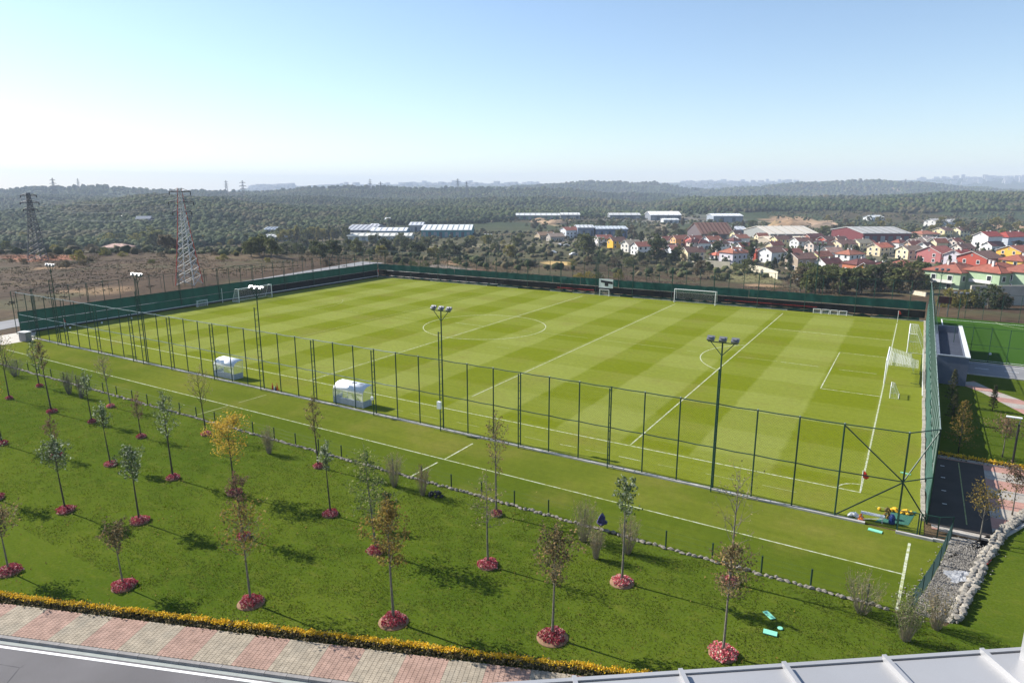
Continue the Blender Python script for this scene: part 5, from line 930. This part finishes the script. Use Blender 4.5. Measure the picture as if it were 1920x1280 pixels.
H = [
 (1298, 489, cream, rb_, 'cream gabled house behind the pale boundary wall', {}), (1262, 479, (222, 228, 236), (190, 130, 115), 'small bluish white gabled house among dark trees', dict(W=6.5, Ln=7, eh=4)), (1247, 474, (190, 150, 130), rb_, 'low house with a plain brown tiled roof', dict(W=7, eh=3.5)),
 (1273, 461, (240, 185, 120), ro, 'peach gabled house at the back of the estate', dict(W=7)), (1301, 462, (226, 130, 120), rt, 'pink gabled house behind the cream one', dict(W=7.5)), (1334, 463, (222, 232, 240), ro, 'pale blue house with an orange roof', dict(W=8)),
 (1377, 494, lil, ro, 'large lilac white villa with orange hipped roof', dict(W=10, Ln=13, hip=True, rise=2.8, dorm=2, eh=6.2, side=1)), (1345, 487, wht, (190, 110, 90), 'small white pavilion house before the dark conifer', dict(W=5.5, Ln=6.5, eh=3, hip=True, rise=1.5)), (1386, 459, wht, ro, 'white house with an orange roof behind the lilac villa', dict(W=9)),
 (1420, 489, (172, 80, 62), rt, 'brick red house beside a white one', dict(W=6.5, Ln=7.5, hip=True, rise=1.6)), (1447, 492, wht, rb_, 'big white gabled house with a blank lit wall', dict(W=9.5, Ln=11, eh=6.2)), (1461, 462, (240, 220, 165), rb_, 'pale yellow gabled house below the grey hall', dict(W=8)), (1379, 450, (235, 222, 170), rb_, 'small yellow gabled house far behind', dict(W=6, Ln=7)),
 (1500, 466, wht, rb_, 'bright white gabled house at mid estate', dict(W=9)), (1481, 492, (225, 228, 215), rt, 'white house with a red tiled roof and shaded side', dict(W=8)), (1500, 505, grg, rb_, 'greige gabled house in the front row', dict(W=10, Ln=11, eh=6)), (1524, 453, (190, 120, 100), rdk, 'long house with a dull red roof near the hall', dict(W=8, Ln=15, eh=4)),
 (1548, 463, (200, 90, 70), rb_, 'red house with a white eaves board', dict(W=8)), (1579, 472, cream, rb_, 'cream house with a broad brown roof', dict(W=10, Ln=13)), (1533, 472, wht, (205, 195, 180), 'low white house with a pale roof', dict(W=7, eh=3.5)), (1559, 482, wht, (190, 150, 130), 'small white house behind the orange roofed one', dict(W=7, eh=3.5)),
 (1536, 498, (225, 214, 150), ro, 'pale yellow green house with an orange roof', dict(W=7.5)), (1552, 507, wht, rdk, 'white gabled house with a dark red roof', dict(W=7.5, eh=4)), (1592, 494, wht, ro, 'white house with orange hipped roof and two chimneys', dict(W=9, Ln=12, hip=True, chim=2)), (1614, 470, (236, 226, 185), (150, 140, 120), 'pale house with a greyish roof', dict(W=8)),
 (1648, 479, cream, (190, 110, 85), 'cream house with a dull orange roof at mid estate', dict(W=9, Ln=11)), (1612, 511, (190, 120, 90), rdk, 'house whose dark red roof rises above the thicket', dict(W=9, Ln=13, eh=4.5, hip=True, chim=3)), (1634, 524, orng, rdk, 'orange house rising just above the thicket', dict(W=7, eh=5)), (1656, 525, (196, 138, 66), rdk, 'amber house with a dark red roof', dict(W=8, hip=True, chim=2)),
 (1690, 519, (184, 84, 62), rt, 'vermilion house beside the green villas', dict(W=9, Ln=10, hip=True)), (1704, 485, cream, (130, 110, 95), 'cream house with a shaded brown side', dict(W=9, Ln=11)), (1753, 492, (178, 112, 110), (150, 90, 80), 'wide rose red gabled house', dict(W=13, Ln=11, eh=5.5, rise=2.8)), (1797, 497, lil, (150, 70, 62), 'lilac house with a bright red roof', dict(W=9, Ln=11)), (1834, 506, (178, 86, 72), rb_, 'wide scarlet gabled house behind the green villas', dict(W=14, Ln=11, eh=6, rise=2.6)),
 (1786, 541, grn, rt, 'sage green villa with a red hipped roof and balcony', dict(W=11, Ln=13.5, hip=True, rise=2.4, eh=6, chim=2, side=1)), (1865, 543, (172, 194, 158), (146, 88, 72), 'second sage green villa, with a red hipped roof', dict(W=11, Ln=13.5, hip=True, rise=2.4, eh=6, chim=2, side=1)), (1928, 545, (182, 204, 170), rt, 'sage green villa cut by the picture edge', dict(W=10.5, Ln=12, hip=True, rise=2.6, eh=6)),
 (1902, 487, (242, 180, 75), (142, 86, 70), 'amber yellow gabled house with two dark windows', dict(W=13, Ln=11, eh=5, rise=2.6)), (1905, 509, (240, 195, 90), (145, 84, 68), 'yellow house with a red roof near the picture edge', dict(W=10, Ln=12, hip=True)), (1848, 469, wht, (150, 66, 58), 'white apartment block with a short red roof', dict(W=10, Ln=12, eh=9, rise=2.5, chim=2)), (1893, 466, (205, 210, 218), (150, 66, 56), 'grey white apartment block with a long red roof', dict(W=11, Ln=26, eh=8, rise=3, hip=True, chim=2)),
 (1716, 464, (236, 230, 222), (160, 140, 125), 'white house, nearest the hall in the back row', dict(W=8, eh=4)), (1737, 461, (238, 234, 228), (170, 150, 140), 'white roofed house, second of the back row', dict(W=8, eh=4)), (1758, 463, (234, 228, 218), (200, 190, 180), 'white house, third of the back row', dict(W=8, eh=4)), (1778, 466, (236, 232, 226), (190, 180, 170), 'white house, last of the back row', dict(W=8, eh=4)),
 (1131, 460, (238, 232, 226), rt, 'white house with a red roof behind the big round tree', dict(W=9, Ln=11)), (1156, 465, (240, 185, 70), rb_, 'mustard yellow gabled house', dict(W=8)), (1183, 472, (236, 230, 218), (165, 150, 130), 'white blank walled house beside the mustard one', dict(W=8)), (1203, 477, wht, rt, 'white house with a red roof near the dark tree', dict(W=8.5)), (1068, 446, (225, 228, 232), rt, 'pale grey house with a red roof near the depot', dict(W=11, Ln=14, eh=7)), (1041, 452, (178, 168, 158), (150, 130, 115), 'grey low house beside the yard', dict(W=9, Ln=12, eh=4)), (1021, 449, (190, 170, 140), (150, 120, 95), 'brownish flat house beside the yard', dict(W=9, Ln=14, eh=4)),
 (1731, 446, (220, 190, 165), ro, 'far house with a wide terracotta roof', dict(W=13, Ln=18, eh=3.5, hip=True)), (1766, 444, (240, 225, 175), rb_, 'far pale yellow gabled house among trees', dict(W=10)), (1799, 444, (238, 226, 180), rb_, 'far cream gabled house beside the tall bush', dict(W=9)), (1752, 424, (225, 222, 215), (180, 175, 170), 'far white house at the foot of the wood', dict(W=12, Ln=16, eh=5)), (1773, 423, (228, 226, 220), (200, 195, 190), 'far pale long house at the foot of the wood', dict(W=12, Ln=20, eh=4)), (1637, 413, (230, 230, 228), (215, 215, 212), 'tiny white shed below the wooded slope', dict(W=12, Ln=22, eh=4))]
for i, (px_, py_, wl, rf2, lab, kw) in enumerate(H): house(px_, py_, wl, rf2, lab, seed=i, yaw=kw.pop('yaw', 46 + (i * 37) % 15), **kw)
for i in range(26):
    rgh = random.Random(900 + i); px_ = 1245 + i * 25.6 + rgh.uniform(-6, 6); py_ = rgh.uniform(453, 474) + max(0, px_ - 1650) * .05
    house(px_, py_, rgh.choice((wht, cream, wht, (222, 205, 190), lil, (214, 180, 150))), rgh.choice((rt, rb_, ro, rdk, rb_)), '%s small house from the left squeezed in the back row of the estate' % ORD[i], W=rgh.uniform(5.5, 7.5), Ln=rgh.uniform(7, 10), eh=rgh.uniform(3.5, 5.4), yaw=rgh.uniform(40, 62), hip=rgh.random() < .3, seed=40 + i)
farm = house(222, 470, (120, 110, 100), (186, 152, 136), 'low farmhouse with a broad pale tiled roof in the field', W=11, Ln=17, eh=2.6, rise=2.2, hip=True, yaw=30, chim=0)
house(272, 418, (110, 115, 125), (125, 130, 140), 'grey roofed hut on the wooded slope', W=9, Ln=12, eh=4, yaw=40, chim=0)

# ------------------------------------------------------------------ halls and depots
def hall(px0, px1, py, h, dep, wallc, roofc, label, rise=2.5, endc=None, yaw=None, bays=6, sky=False):
    P0, P1 = at(px0, py, 250), at(px1, py, 250); c = (P0 + P1) / 2; D0 = float((c - CAM) @ FW); P0, P1 = CAM + (FW + RT * (px0 - 960) / FPX) * D0, CAM + (FW + RT * (px1 - 960) / FPX) * D0
    ln = np.hypot(*(P1 - P0)[:2]); a = math.atan2(P1[1] - P0[1], P1[0] - P0[0]); c = (P0 + P1) / 2; c[2] = tz(c[0], c[1]); t = thing('warehouse', label, 'warehouse', c, a + (R(yaw) if yaw else 0), 'halls in the valley')
    hl = ln / 2; mb = MB().add([(-hl, 0, -2), (hl, 0, -2), (hl, dep, -2), (-hl, dep, -2), (-hl, 0, h), (hl, 0, h), (hl, dep, h), (-hl, dep, h), (-hl, dep / 2, h + rise), (hl, dep / 2, h + rise)], [(0, 1, 5, 4), (2, 3, 7, 6), (1, 2, 6, 9, 5), (3, 0, 4, 8, 7)]); mb.build('wall', wallm(wallc), t)
    rr2 = MB().add([(-hl - .6, -.8, h - .05), (hl + .6, -.8, h - .05), (hl + .6, dep / 2, h + rise), (-hl - .6, dep / 2, h + rise), (-hl - .6, dep + .8, h - .05), (hl + .6, dep + .8, h - .05)], [(0, 1, 2, 3), (3, 2, 5, 4)]).build('roof', wallm(roofc), t); rr2.modifiers.new('thickness', 'SOLIDIFY').thickness = .4
    for i in range(bays): MB().box((-hl + (i + .5) * ln / bays, dep / 4 - .4, h + rise / 2 + .25), (.5, dep / 2 * .95, .25), 0, math.atan2(rise, dep / 2)).build('roof_rib', wallm(tuple(max(0, q - 30) for q in roofc)), rr2)
    for i in range(bays): MB().box((-hl + (i + .5) * ln / bays, -.05, h * .40), (ln / bays * .55, .2, h * .62)).build('bay_door' if i % 3 == 0 else 'window', wallm((88, 96, 104) if i % 2 else (150, 156, 160)), t)
    if endc: MB().add([(hl + .05, -.1, -1), (hl + .05, dep, -1), (hl + .05, dep, h), (hl + .05, dep / 2, h + rise), (hl + .05, -.1, h)], [(0, 1, 2, 3, 4)]).build('end_wall', wallm(endc), t)
    return t
hall(792, 884, 445, 6, 40, (80, 145, 150), (225, 228, 226), 'long white roofed hall with a teal end wall', 3, (60, 140, 145), bays=9); hall(699, 763, 444, 5, 22, (120, 150, 175), (232, 234, 236), 'white roofed hall with a bluish front', 2, bays=6); hall(655, 772, 452, 4, 16, (215, 215, 205), (228, 226, 215), 'long low cream roofed shed in front of the halls', 1.5, bays=10); hall(652, 704, 440, 4, 55, (160, 160, 165), (190, 192, 198), 'wide grey roofed hall at the end of the depot', 3)
hall(498, 541, 453, 3.5, 14, (205, 205, 200), (225, 225, 222), 'low white shed behind the pale trees', 1.2); hall(500, 520, 442, 5, 20, (150, 165, 180), (170, 180, 192), 'small blue grey hall behind the low shed', 1.5, bays=3); hall(770, 794, 435, 6, 22, (170, 172, 176), (215, 218, 222), 'white stepped hall behind the teal one', 2, bays=3); hall(698, 710, 434, 5, 12, (228, 230, 232), (235, 235, 238), 'tiny white hut behind the depot', 1.5, bays=2); hall(725, 733, 419, 4, 12, (225, 225, 225), (235, 235, 235), 'small white cabin in the trees above the depot', 1.5, bays=2)
hall(968, 1048, 412, 5, 24, (110, 140, 120), (214, 216, 214), 'long pale roofed shed at the foot of the hill', 2, bays=8); hall(1051, 1085, 411, 5, 20, (150, 152, 155), (222, 222, 220), 'second pale shed in line at the hill foot', 2, bays=4); hall(1141, 1197, 411, 5, 22, (120, 125, 130), (205, 206, 204), 'third pale shed in line at the hill foot', 2, bays=5); hall(1216, 1272, 413, 6, 34, (130, 135, 142), (238, 238, 236), 'bright white roofed hall below the bare scar', 3.5, bays=6); hall(1332, 1386, 417, 7, 26, (150, 158, 168), (222, 224, 226), 'grey walled hall with a dark end beside the quarry', 2, (75, 75, 80), bays=5); hall(1240, 1268, 419, 4, 14, (200, 205, 210), (228, 230, 232), 'small white flat building before the bright hall', 1, bays=3)
hall(1082, 1112, 447, 8, 26, (128, 140, 160), (200, 204, 208), 'short wing of the blue grey office block', 1.2, bays=4); hall(1116, 1174, 447, 7, 30, (118, 134, 165), (190, 198, 206), 'long blue grey office block with a light roof line', 1.2, bays=8)
hall(1312, 1372, 449, 4, 40, (105, 96, 98), (118, 90, 80), 'dark hall with a broad brown roof', 7, bays=8); hall(1440, 1530, 452, 5, 55, (150, 152, 150), (205, 198, 186), 'large pale grey roofed hall behind the white houses', 4, (70, 76, 90), bays=5); hall(1440, 1515, 460, 3.5, 22, (170, 160, 145), (222, 208, 186), 'lower cream roofed annex of the large hall', 1.6, bays=4); hall(1612, 1700, 457, 7, 45, (112, 60, 62), (176, 176, 174), 'maroon walled hall with a wide grey roof', 3, (70, 90, 130), bays=6); hall(1370, 1395, 440, 4, 20, (170, 172, 176), (190, 194, 200), 'grey shed roof next to the brown hall', 2, bays=3)
# boundary walls
def bwall(q, h, th, mat, label):
    t = thing('boundary_wall', label, 'wall', (0, 0, 0))
    for a, b in zip(q[:-1], q[1:]):
        A_, B_ = at(*a, 140), at(*b, 140); n = 6
        for i in range(n):
            p, r_ = A_ + (B_ - A_) * i / n, A_ + (B_ - A_) * (i + 1) / n; z = min(tz(p[0], p[1]), tz(r_[0], r_[1])); c = (p + r_) / 2; l_ = np.hypot(*(r_ - p)[:2]); MB().box((c[0], c[1], z + h / 2 - .3), (l_ - .03, th, h + .6), math.atan2(r_[1] - p[1], r_[0] - p[0])).build('wall_panel', mat, t)
bw = paint('pale_wall', (.52, .47, .36), .9, .12, .5); bwall([(1318, 501), (1368, 505)], 3.2, .3, bw, 'pale boundary wall below the lilac villa'); bwall([(1404, 508), (1428, 513), (1458, 524)], 2.8, .3, bw, 'pale boundary wall stepping down below the white house'); bwall([(1705, 551), (1736, 556)], 1.1, .3, bw, 'short white wall in front of the green villa'); bwall([(1815, 575), (1862, 581), (1930, 588)], 4.2, .4, paint('beige_retaining', (.42, .38, .31), .9, .15, .4), 'tall beige retaining wall below the green villas'); bwall([(1296, 496), (1314, 499)], 2.2, .3, bw, 'short pale wall before the cream house')
# soil heaps of the quarry
def mound(px, py, wpx, hpx, c, label):
    P = at(px, py, 350); m_ = mpp(P); n = 28; u, v = np.meshgrid(np.linspace(-1, 1, n), np.linspace(-1, 1, n), indexing='ij'); q = np.hypot(u, v); w = wpx * m_ / 2; z = np.clip(1 - q ** 1.6, -.05, 1) * hpx * m_ * (.75 + .5 * fbm(u * 3 + px, v * 3, 1., 5)); z[q > .98] = -2; i = np.arange(n * n).reshape(n, n)
    obj('soil_heap', npmesh('soil_heap', np.stack([(u * w).ravel(), (v * w * .6).ravel(), z.ravel()], -1), np.stack([i[:-1, :-1], i[1:, :-1], i[1:, 1:], i[:-1, 1:]], -1).reshape(-1, 4), [paint('heap_soil', c, .95, .35, .12)], True), None, P, R(31), label, 'soil heap', 'soil heaps in the valley')
mound(1482, 424, 88, 12, (.36, .23, .13), 'orange cut soil heap of the quarry'); mound(1458, 424, 36, 11, (.40, .27, .14), 'pale orange heap at the quarry end'); mound(1545, 428, 64, 10, (.26, .19, .13), 'brown soil heap beside the quarry'); mound(1046, 420, 44, 8, (.28, .19, .12), 'reddish heap behind the dark thicket'); mound(1012, 412, 34, 5, (.40, .27, .15), 'small orange heap by the long shed')

# ------------------------------------------------------------------ trees of the valley
def mid_tree(seed, shape):
    r = np.random.default_rng(seed); n = 34 if shape != 'poplar' else 26; ctr = []
    for i in range(n):
        a, q = r.uniform(0, 6.28), r.random() ** .5; f = r.random()
        if shape == 'round': z = .22 + .68 * f; rad = .42 * math.sin(math.pi * min(.95, .18 + f * .8)) ** .7
        elif shape == 'poplar': z = .14 + .8 * f; rad = .20 * math.sin(math.pi * min(.96, .2 + f * .78))
        elif shape == 'cone': z = .08 + .86 * f; rad = .30 * (1 - f) + .03
        else: z = .08 + .72 * f; rad = .62 * math.sqrt(max(.05, 1 - f * f))
        ctr.append((math.cos(a) * q * rad, math.sin(a) * q * rad, z, r.uniform(.07, .13) if shape != 'bush' else r.uniform(.1, .18)))
    ctr = np.array(ctr); k = r.integers(0, n, 1300); d = r.normal(size=(1300, 3)); d /= np.linalg.norm(d, axis=1)[:, None]; C = ctr[k, :3] + d * (ctr[k, 3] * r.uniform(.55, 1.05, 1300))[:, None]; C[:, 2] = np.maximum(C[:, 2], .02)
    V, F = leaves(C, .085, seed, .75); tr = MB().tube([(0, 0, -.06), (.01, 0, .3), (0, .01, .75)], [.028, .02, .006], 6); rg = random.Random(seed)
    for i in range(6): z = .2 + .08 * i; an = i * 2.4; tr.tube([(0, 0, z), (math.cos(an) * .2, math.sin(an) * .2, z + .16)], [.011, .004], 4, False)
    return tr, V, F
CROWN = {}
for sh in ('round', 'poplar', 'cone', 'bush'):
    for k in range(3 if sh in ('round', 'bush') else 2):
        tr, V, F = mid_tree(500 + {'round': 0, 'poplar': 10, 'cone': 20, 'bush': 30}[sh] + k, sh); tme = tr.mesh('trunk', M['bark'])
        for c in ('mid1', 'mid2', 'mid3', 'mid4', 'mid5'): CROWN[sh, k, c] = (tme, npmesh('crown', V, F, [M[c]]))
def vtree(P, h, sh, k, c, w, label, group): t = thing('valley_tree', label, 'tree', P, (P[0] * 7.1) % 6.28, group, (h * w, h * w, h)); a, b = CROWN[sh, k, c]; obj('trunk', a, t); obj('crown', b, t)
for i, (px_, py_, hp, w, sh, c, lab) in enumerate(((127, 470, 26, 1.5, 'bush', 'mid2', 'round dark tree at the field edge near the lattice pylon'), (290, 470, 44, 1.25, 'round', 'mid1', 'large rounded green tree behind the farmhouse'), (313, 474, 36, 1.2, 'round', 'mid4', 'greyish leafless tree beside the farmhouse'), (205, 462, 26, 1.2, 'bush', 'mid3', 'yellow green tree behind the farmhouse roof'), (222, 459, 24, 1.2, 'bush', 'mid2', 'dark tree right behind the farmhouse'), (256, 458, 22, 1.3, 'bush', 'mid3', 'pale yellow bush behind the farmhouse'), (148, 490, 24, .9, 'bush', 'mid3', 'loose pale green bush out in the brown field'), (196, 478, 16, 1.1, 'bush', 'mid1', 'small bush in front of the farmhouse'),
    (1095, 482, 46, 1.15, 'round', 'mid1', 'big round tree in front of the mustard house'), (1231, 492, 52, .95, 'round', 'mid2', 'tall dark tree at the edge of the estate'), (1313, 522, 36, .85, 'round', 'mid4', 'brown tinged tree before the pale boundary wall'), (1346, 526, 15, 1.4, 'bush', 'mid2', 'dark round bush below the pale wall'), (1396, 512, 30, 1.1, 'bush', 'mid1', 'bright green tree between two boundary walls'), (1105, 524, 16, 1.5, 'bush', 'mid5', 'yellow flowering bush just behind the far curtain'), (1085, 523, 13, 1.4, 'bush', 'mid5', 'second yellow bush behind the far curtain'), (1122, 523, 13, 1.3, 'bush', 'mid1', 'green bush next to the yellow ones behind the curtain'), (1160, 524, 22, .7, 'bush', 'mid3', 'slim pale yellow bush beyond the signboard'), (1073, 498, 14, 1.1, 'bush', 'mid3', 'lone green bush in the field behind the signboard'),
    (1500, 548, 50, 1.0, 'round', 'mid4', 'brown green tree at the end of the far curtain thicket'), (1850, 588, 50, 1.1, 'bush', 'mid2', 'wide dark bush below the beige retaining wall'), (1808, 592, 40, .9, 'bush', 'mid3', 'yellowish bush behind the artificial pitch'), (1775, 590, 40, .8, 'bush', 'mid3', 'olive bush behind the scoreboard'), (1878, 592, 34, 1.0, 'bush', 'mid4', 'brown bush below the beige retaining wall'), (1695, 530, 34, .5, 'cone', 'mid2', 'dark pointed conifer against the vermilion house'), (1478, 505, 40, .8, 'cone', 'mid2', 'dark conifer beside the big white house'), (1407, 500, 42, .7, 'cone', 'mid2', 'dark spruce between lilac villa and red house'), (1345, 480, 30, 1.0, 'round', 'mid2', 'dark round tree behind the lilac villa'))):
    P = at(px_, py_, 130); vtree(P, hp * mpp(P) * 1.02, sh, i % 2, c, w, lab, 'trees one can tell apart in the valley')
CW = dict(mid1='green', mid2='dark green', mid3='pale yellow green', mid4='brownish', mid5='yellow'); SW = dict(round='round', poplar='slender', cone='pointed', bush='bushy')
def zone(x0, x1, y0, y1, n, h0, h1, shs, cs, where, seed, w=(.9, 1.3), lo=140):
    r = random.Random(seed); cnt = {}
    for i in range(n):
        px_, py_ = x0 + (x1 - x0) * (i + r.random()) / n, r.uniform(y0, y1); P = at(px_, py_, lo); sh = r.choice(shs); k = r.randrange(2) if sh in ('poplar', 'cone') else r.randrange(3); c = r.choice(cs); m = cnt[sh, c] = cnt.get((sh, c), 0) + 1
        vtree(P, r.uniform(h0, h1) * (.6 if sh == 'bush' else 1), sh, k, c, r.uniform(*w), '%s %s %s tree from the left %s' % (ORD[m - 1], CW[c], SW[sh], where), 'trees ' + where)
zone(470, 1010, 456, 486, 54, 5, 8.5, ('round', 'bush', 'round'), ('mid1', 'mid2', 'mid1', 'mid3', 'mid2'), 'in the belt between field and depot', 1); zone(0, 470, 452, 472, 34, 4, 7.5, ('round', 'bush', 'bush'), ('mid1', 'mid2', 'mid4', 'mid3'), 'along the brown field edge', 2); zone(525, 655, 450, 455, 16, 9, 12, ('poplar', 'round'), ('mid3', 'mid1'), 'in the poplar row by the depot', 3, (.8, 1.1))
zone(985, 1450, 420, 456, 56, 5, 9, ('round', 'bush', 'poplar'), ('mid1', 'mid2', 'mid4', 'mid1'), 'between the depot yards', 4); zone(1540, 1920, 414, 456, 42, 6, 10, ('round', 'bush', 'round'), ('mid1', 'mid4', 'mid3', 'mid2'), 'in the grove below the wood', 5); zone(1240, 1920, 462, 512, 62, 4., 7., ('round', 'cone', 'bush'), ('mid2', 'mid1', 'mid2'), 'among the houses', 6, (.7, 1.1))
zone(1505, 1745, 538, 556, 24, 6, 9, ('round', 'bush', 'round'), ('mid1', 'mid2', 'mid1', 'mid4'), 'in the thicket behind the curtain', 7, (1., 1.4), 120); zone(1100, 1300, 484, 503, 20, 5, 8, ('round', 'bush', 'bush'), ('mid2', 'mid1', 'mid4'), 'in the belt before the estate', 8); zone(690, 860, 492, 506, 8, 3, 4.5, ('bush',), ('mid1', 'mid4', 'mid3'), 'in the field behind the corner', 9, lo=120)
zone(10, 700, 474, 500, 26, 2.2, 4.2, ('bush',), ('mid4', 'mid1', 'mid3', 'mid4'), 'out in the brown field', 12, (1., 1.6), 130)
# parked cars on the yards
def car(px, py, c, label, rz):
    P = at(px, py, 150); t = thing('parked_car', label, 'car', (P[0], P[1], P[2] + .02), rz, 'cars parked on the valley yards'); mb = MB(); pr = [(-2.1, .35), (-2.1, .8), (-1.3, .95), (-.8, 1.42), (.8, 1.45), (1.5, .95), (2.1, .85), (2.15, .35)]
    mb.add([(a, -.85, b) for a, b in pr] + [(a, .85, b) for a, b in pr], [tuple(range(8)), tuple(range(15, 7, -1))] + [(i, 8 + i, 8 + (i + 1) % 8, (i + 1) % 8) for i in range(8)]); mb.build('body', wallm(c), t); MB().box((0, 0, 1.16), (1.9, 1.74, .36)).build('windows', M['blackp'], t)
    for a in (-1.3, 1.3):
        for b in (-.8, .8): MB().tube([(a, b - .1, .32), (a, b + .1, .32)], .32, 10).build('wheel', M['blackp'], t)
for i, (px_, py_, c, lab) in enumerate(((1036, 475, (235, 235, 235), 'white car parked at the edge of the brown field'), (1075, 479, (238, 238, 238), 'white car beside the big round tree'), (1050, 461, (215, 216, 220), 'silver car on the dusty yard'), (1028, 462, (60, 62, 70), 'dark car on the dusty yard'), (1062, 462, (225, 225, 225), 'pale car behind the dusty yard'), (1499, 527, (230, 230, 230), 'white car half hidden by the thicket'), (1712, 538, (235, 235, 238), 'white car parked below the vermilion house'))): car(px_, py_, c, lab, i * .9)
# far town on the skyline, one mass
r = np.random.default_rng(61); Vt, Ft = [], []
for k in range(420):
    px_ = r.choice([r.uniform(640, 1010), r.uniform(1270, 1480), r.uniform(480, 560), r.uniform(1700, 1920)]); D = r.uniform(4300, 6000); P = atD(px_, D); s, h = r.uniform(8, 20), r.uniform(8, 30); o = len(Vt); Vt += [(P[0] + a * s, P[1] + b * s, P[2] + c * h - 2) for a, b, c in ((-1,-1,0),(1,-1,0),(1,1,0),(-1,1,0),(-1,-1,1),(1,-1,1),(1,1,1),(-1,1,1))]; Ft += [[o + q for q in f] for f in ((4,5,6,7),(0,1,5,4),(1,2,6,5),(2,3,7,6),(3,0,4,7))]
obj('distant_town', npmesh('distant_town', np.array(Vt), np.array(Ft), [wallm((205, 200, 195))]), label='pale hazy town blocks along the farthest skyline', cat='town', kind='stuff')

# ------------------------------------------------------------------ grass blades on the near lawn
r = np.random.default_rng(71); n = 190000; a = r.uniform(-92, 12, n * 2); b = r.uniform(-66, -48.2, n * 2); bb = -U[1] * a + U[0] * b; k = (bb > -52.95) & (b < -48.3); a, b = a[k], b[k]
dist = np.hypot(a - CAM[0], b - CAM[1]); k = r.random(len(a)) < np.clip(34 / dist, .25, 1) ** 1.2; a, b = a[k], b[k]; cl = fbm(a, b, .9, 51); k = r.random(len(a)) < np.clip((cl - .25) * 2.6, .15, 1); a, b = a[k], b[k]; n = len(a)
hh = r.uniform(.03, .085, n); an = r.uniform(0, 6.28, n); w = r.uniform(.012, .03, n); lx, ly = r.normal(size=n) * .03, r.normal(size=n) * .03
V = np.stack([np.stack([a - np.cos(an) * w, b - np.sin(an) * w, np.full(n, .006)], -1), np.stack([a + np.cos(an) * w, b + np.sin(an) * w, np.full(n, .006)], -1), np.stack([a + lx, b + ly, hh], -1)], 1).reshape(-1, 3)
obj('grass_blades', npmesh('grass_blades', V, np.arange(len(V)).reshape(-1, 3), [M['blade']]), label='short grass blades standing on the near lawn', cat='grass', kind='stuff')

r = np.random.default_rng(83); cf = []
for (bx, by, *rest) in TREES[:-1]:
    P = gp(bx, by); q = 26; a = r.uniform(0, 6.28, q); d_ = np.abs(r.normal(size=q)) * 1.9; cf.append(np.stack([P[0] + .8 + np.cos(a) * d_, P[1] + np.sin(a) * d_ * .8, np.full(q, .07)], -1))
V, F = leaves(np.concatenate(cf), .11, 84, .7); obj('fallen_leaves', npmesh('fallen_leaves', V, F, [M['leaf_amber']]), label='yellow brown leaves fallen on the lawn round the young trees', cat='leaves', kind='stuff')

# ------------------------------------------------------------------ air
hz = NT('haze'); hz.n.remove(hz.b); pvn = hz.node('ShaderNodeVolumePrincipled'); pvn.inputs['Color'].default_value = (.72, .83, 1., 1); pvn.inputs['Density'].default_value = HAZE_DENSITY; pvn.inputs['Anisotropy'].default_value = .0; hz.lk(pvn.outputs[0], hz.out.inputs['Volume'])
if HAZE_DENSITY: MB().box((CAM[0], CAM[1], 85), (15000, 15000, 230)).build('haze', hz.m, None, kind='stuff', label='thin pale air over the whole valley', cat='haze')
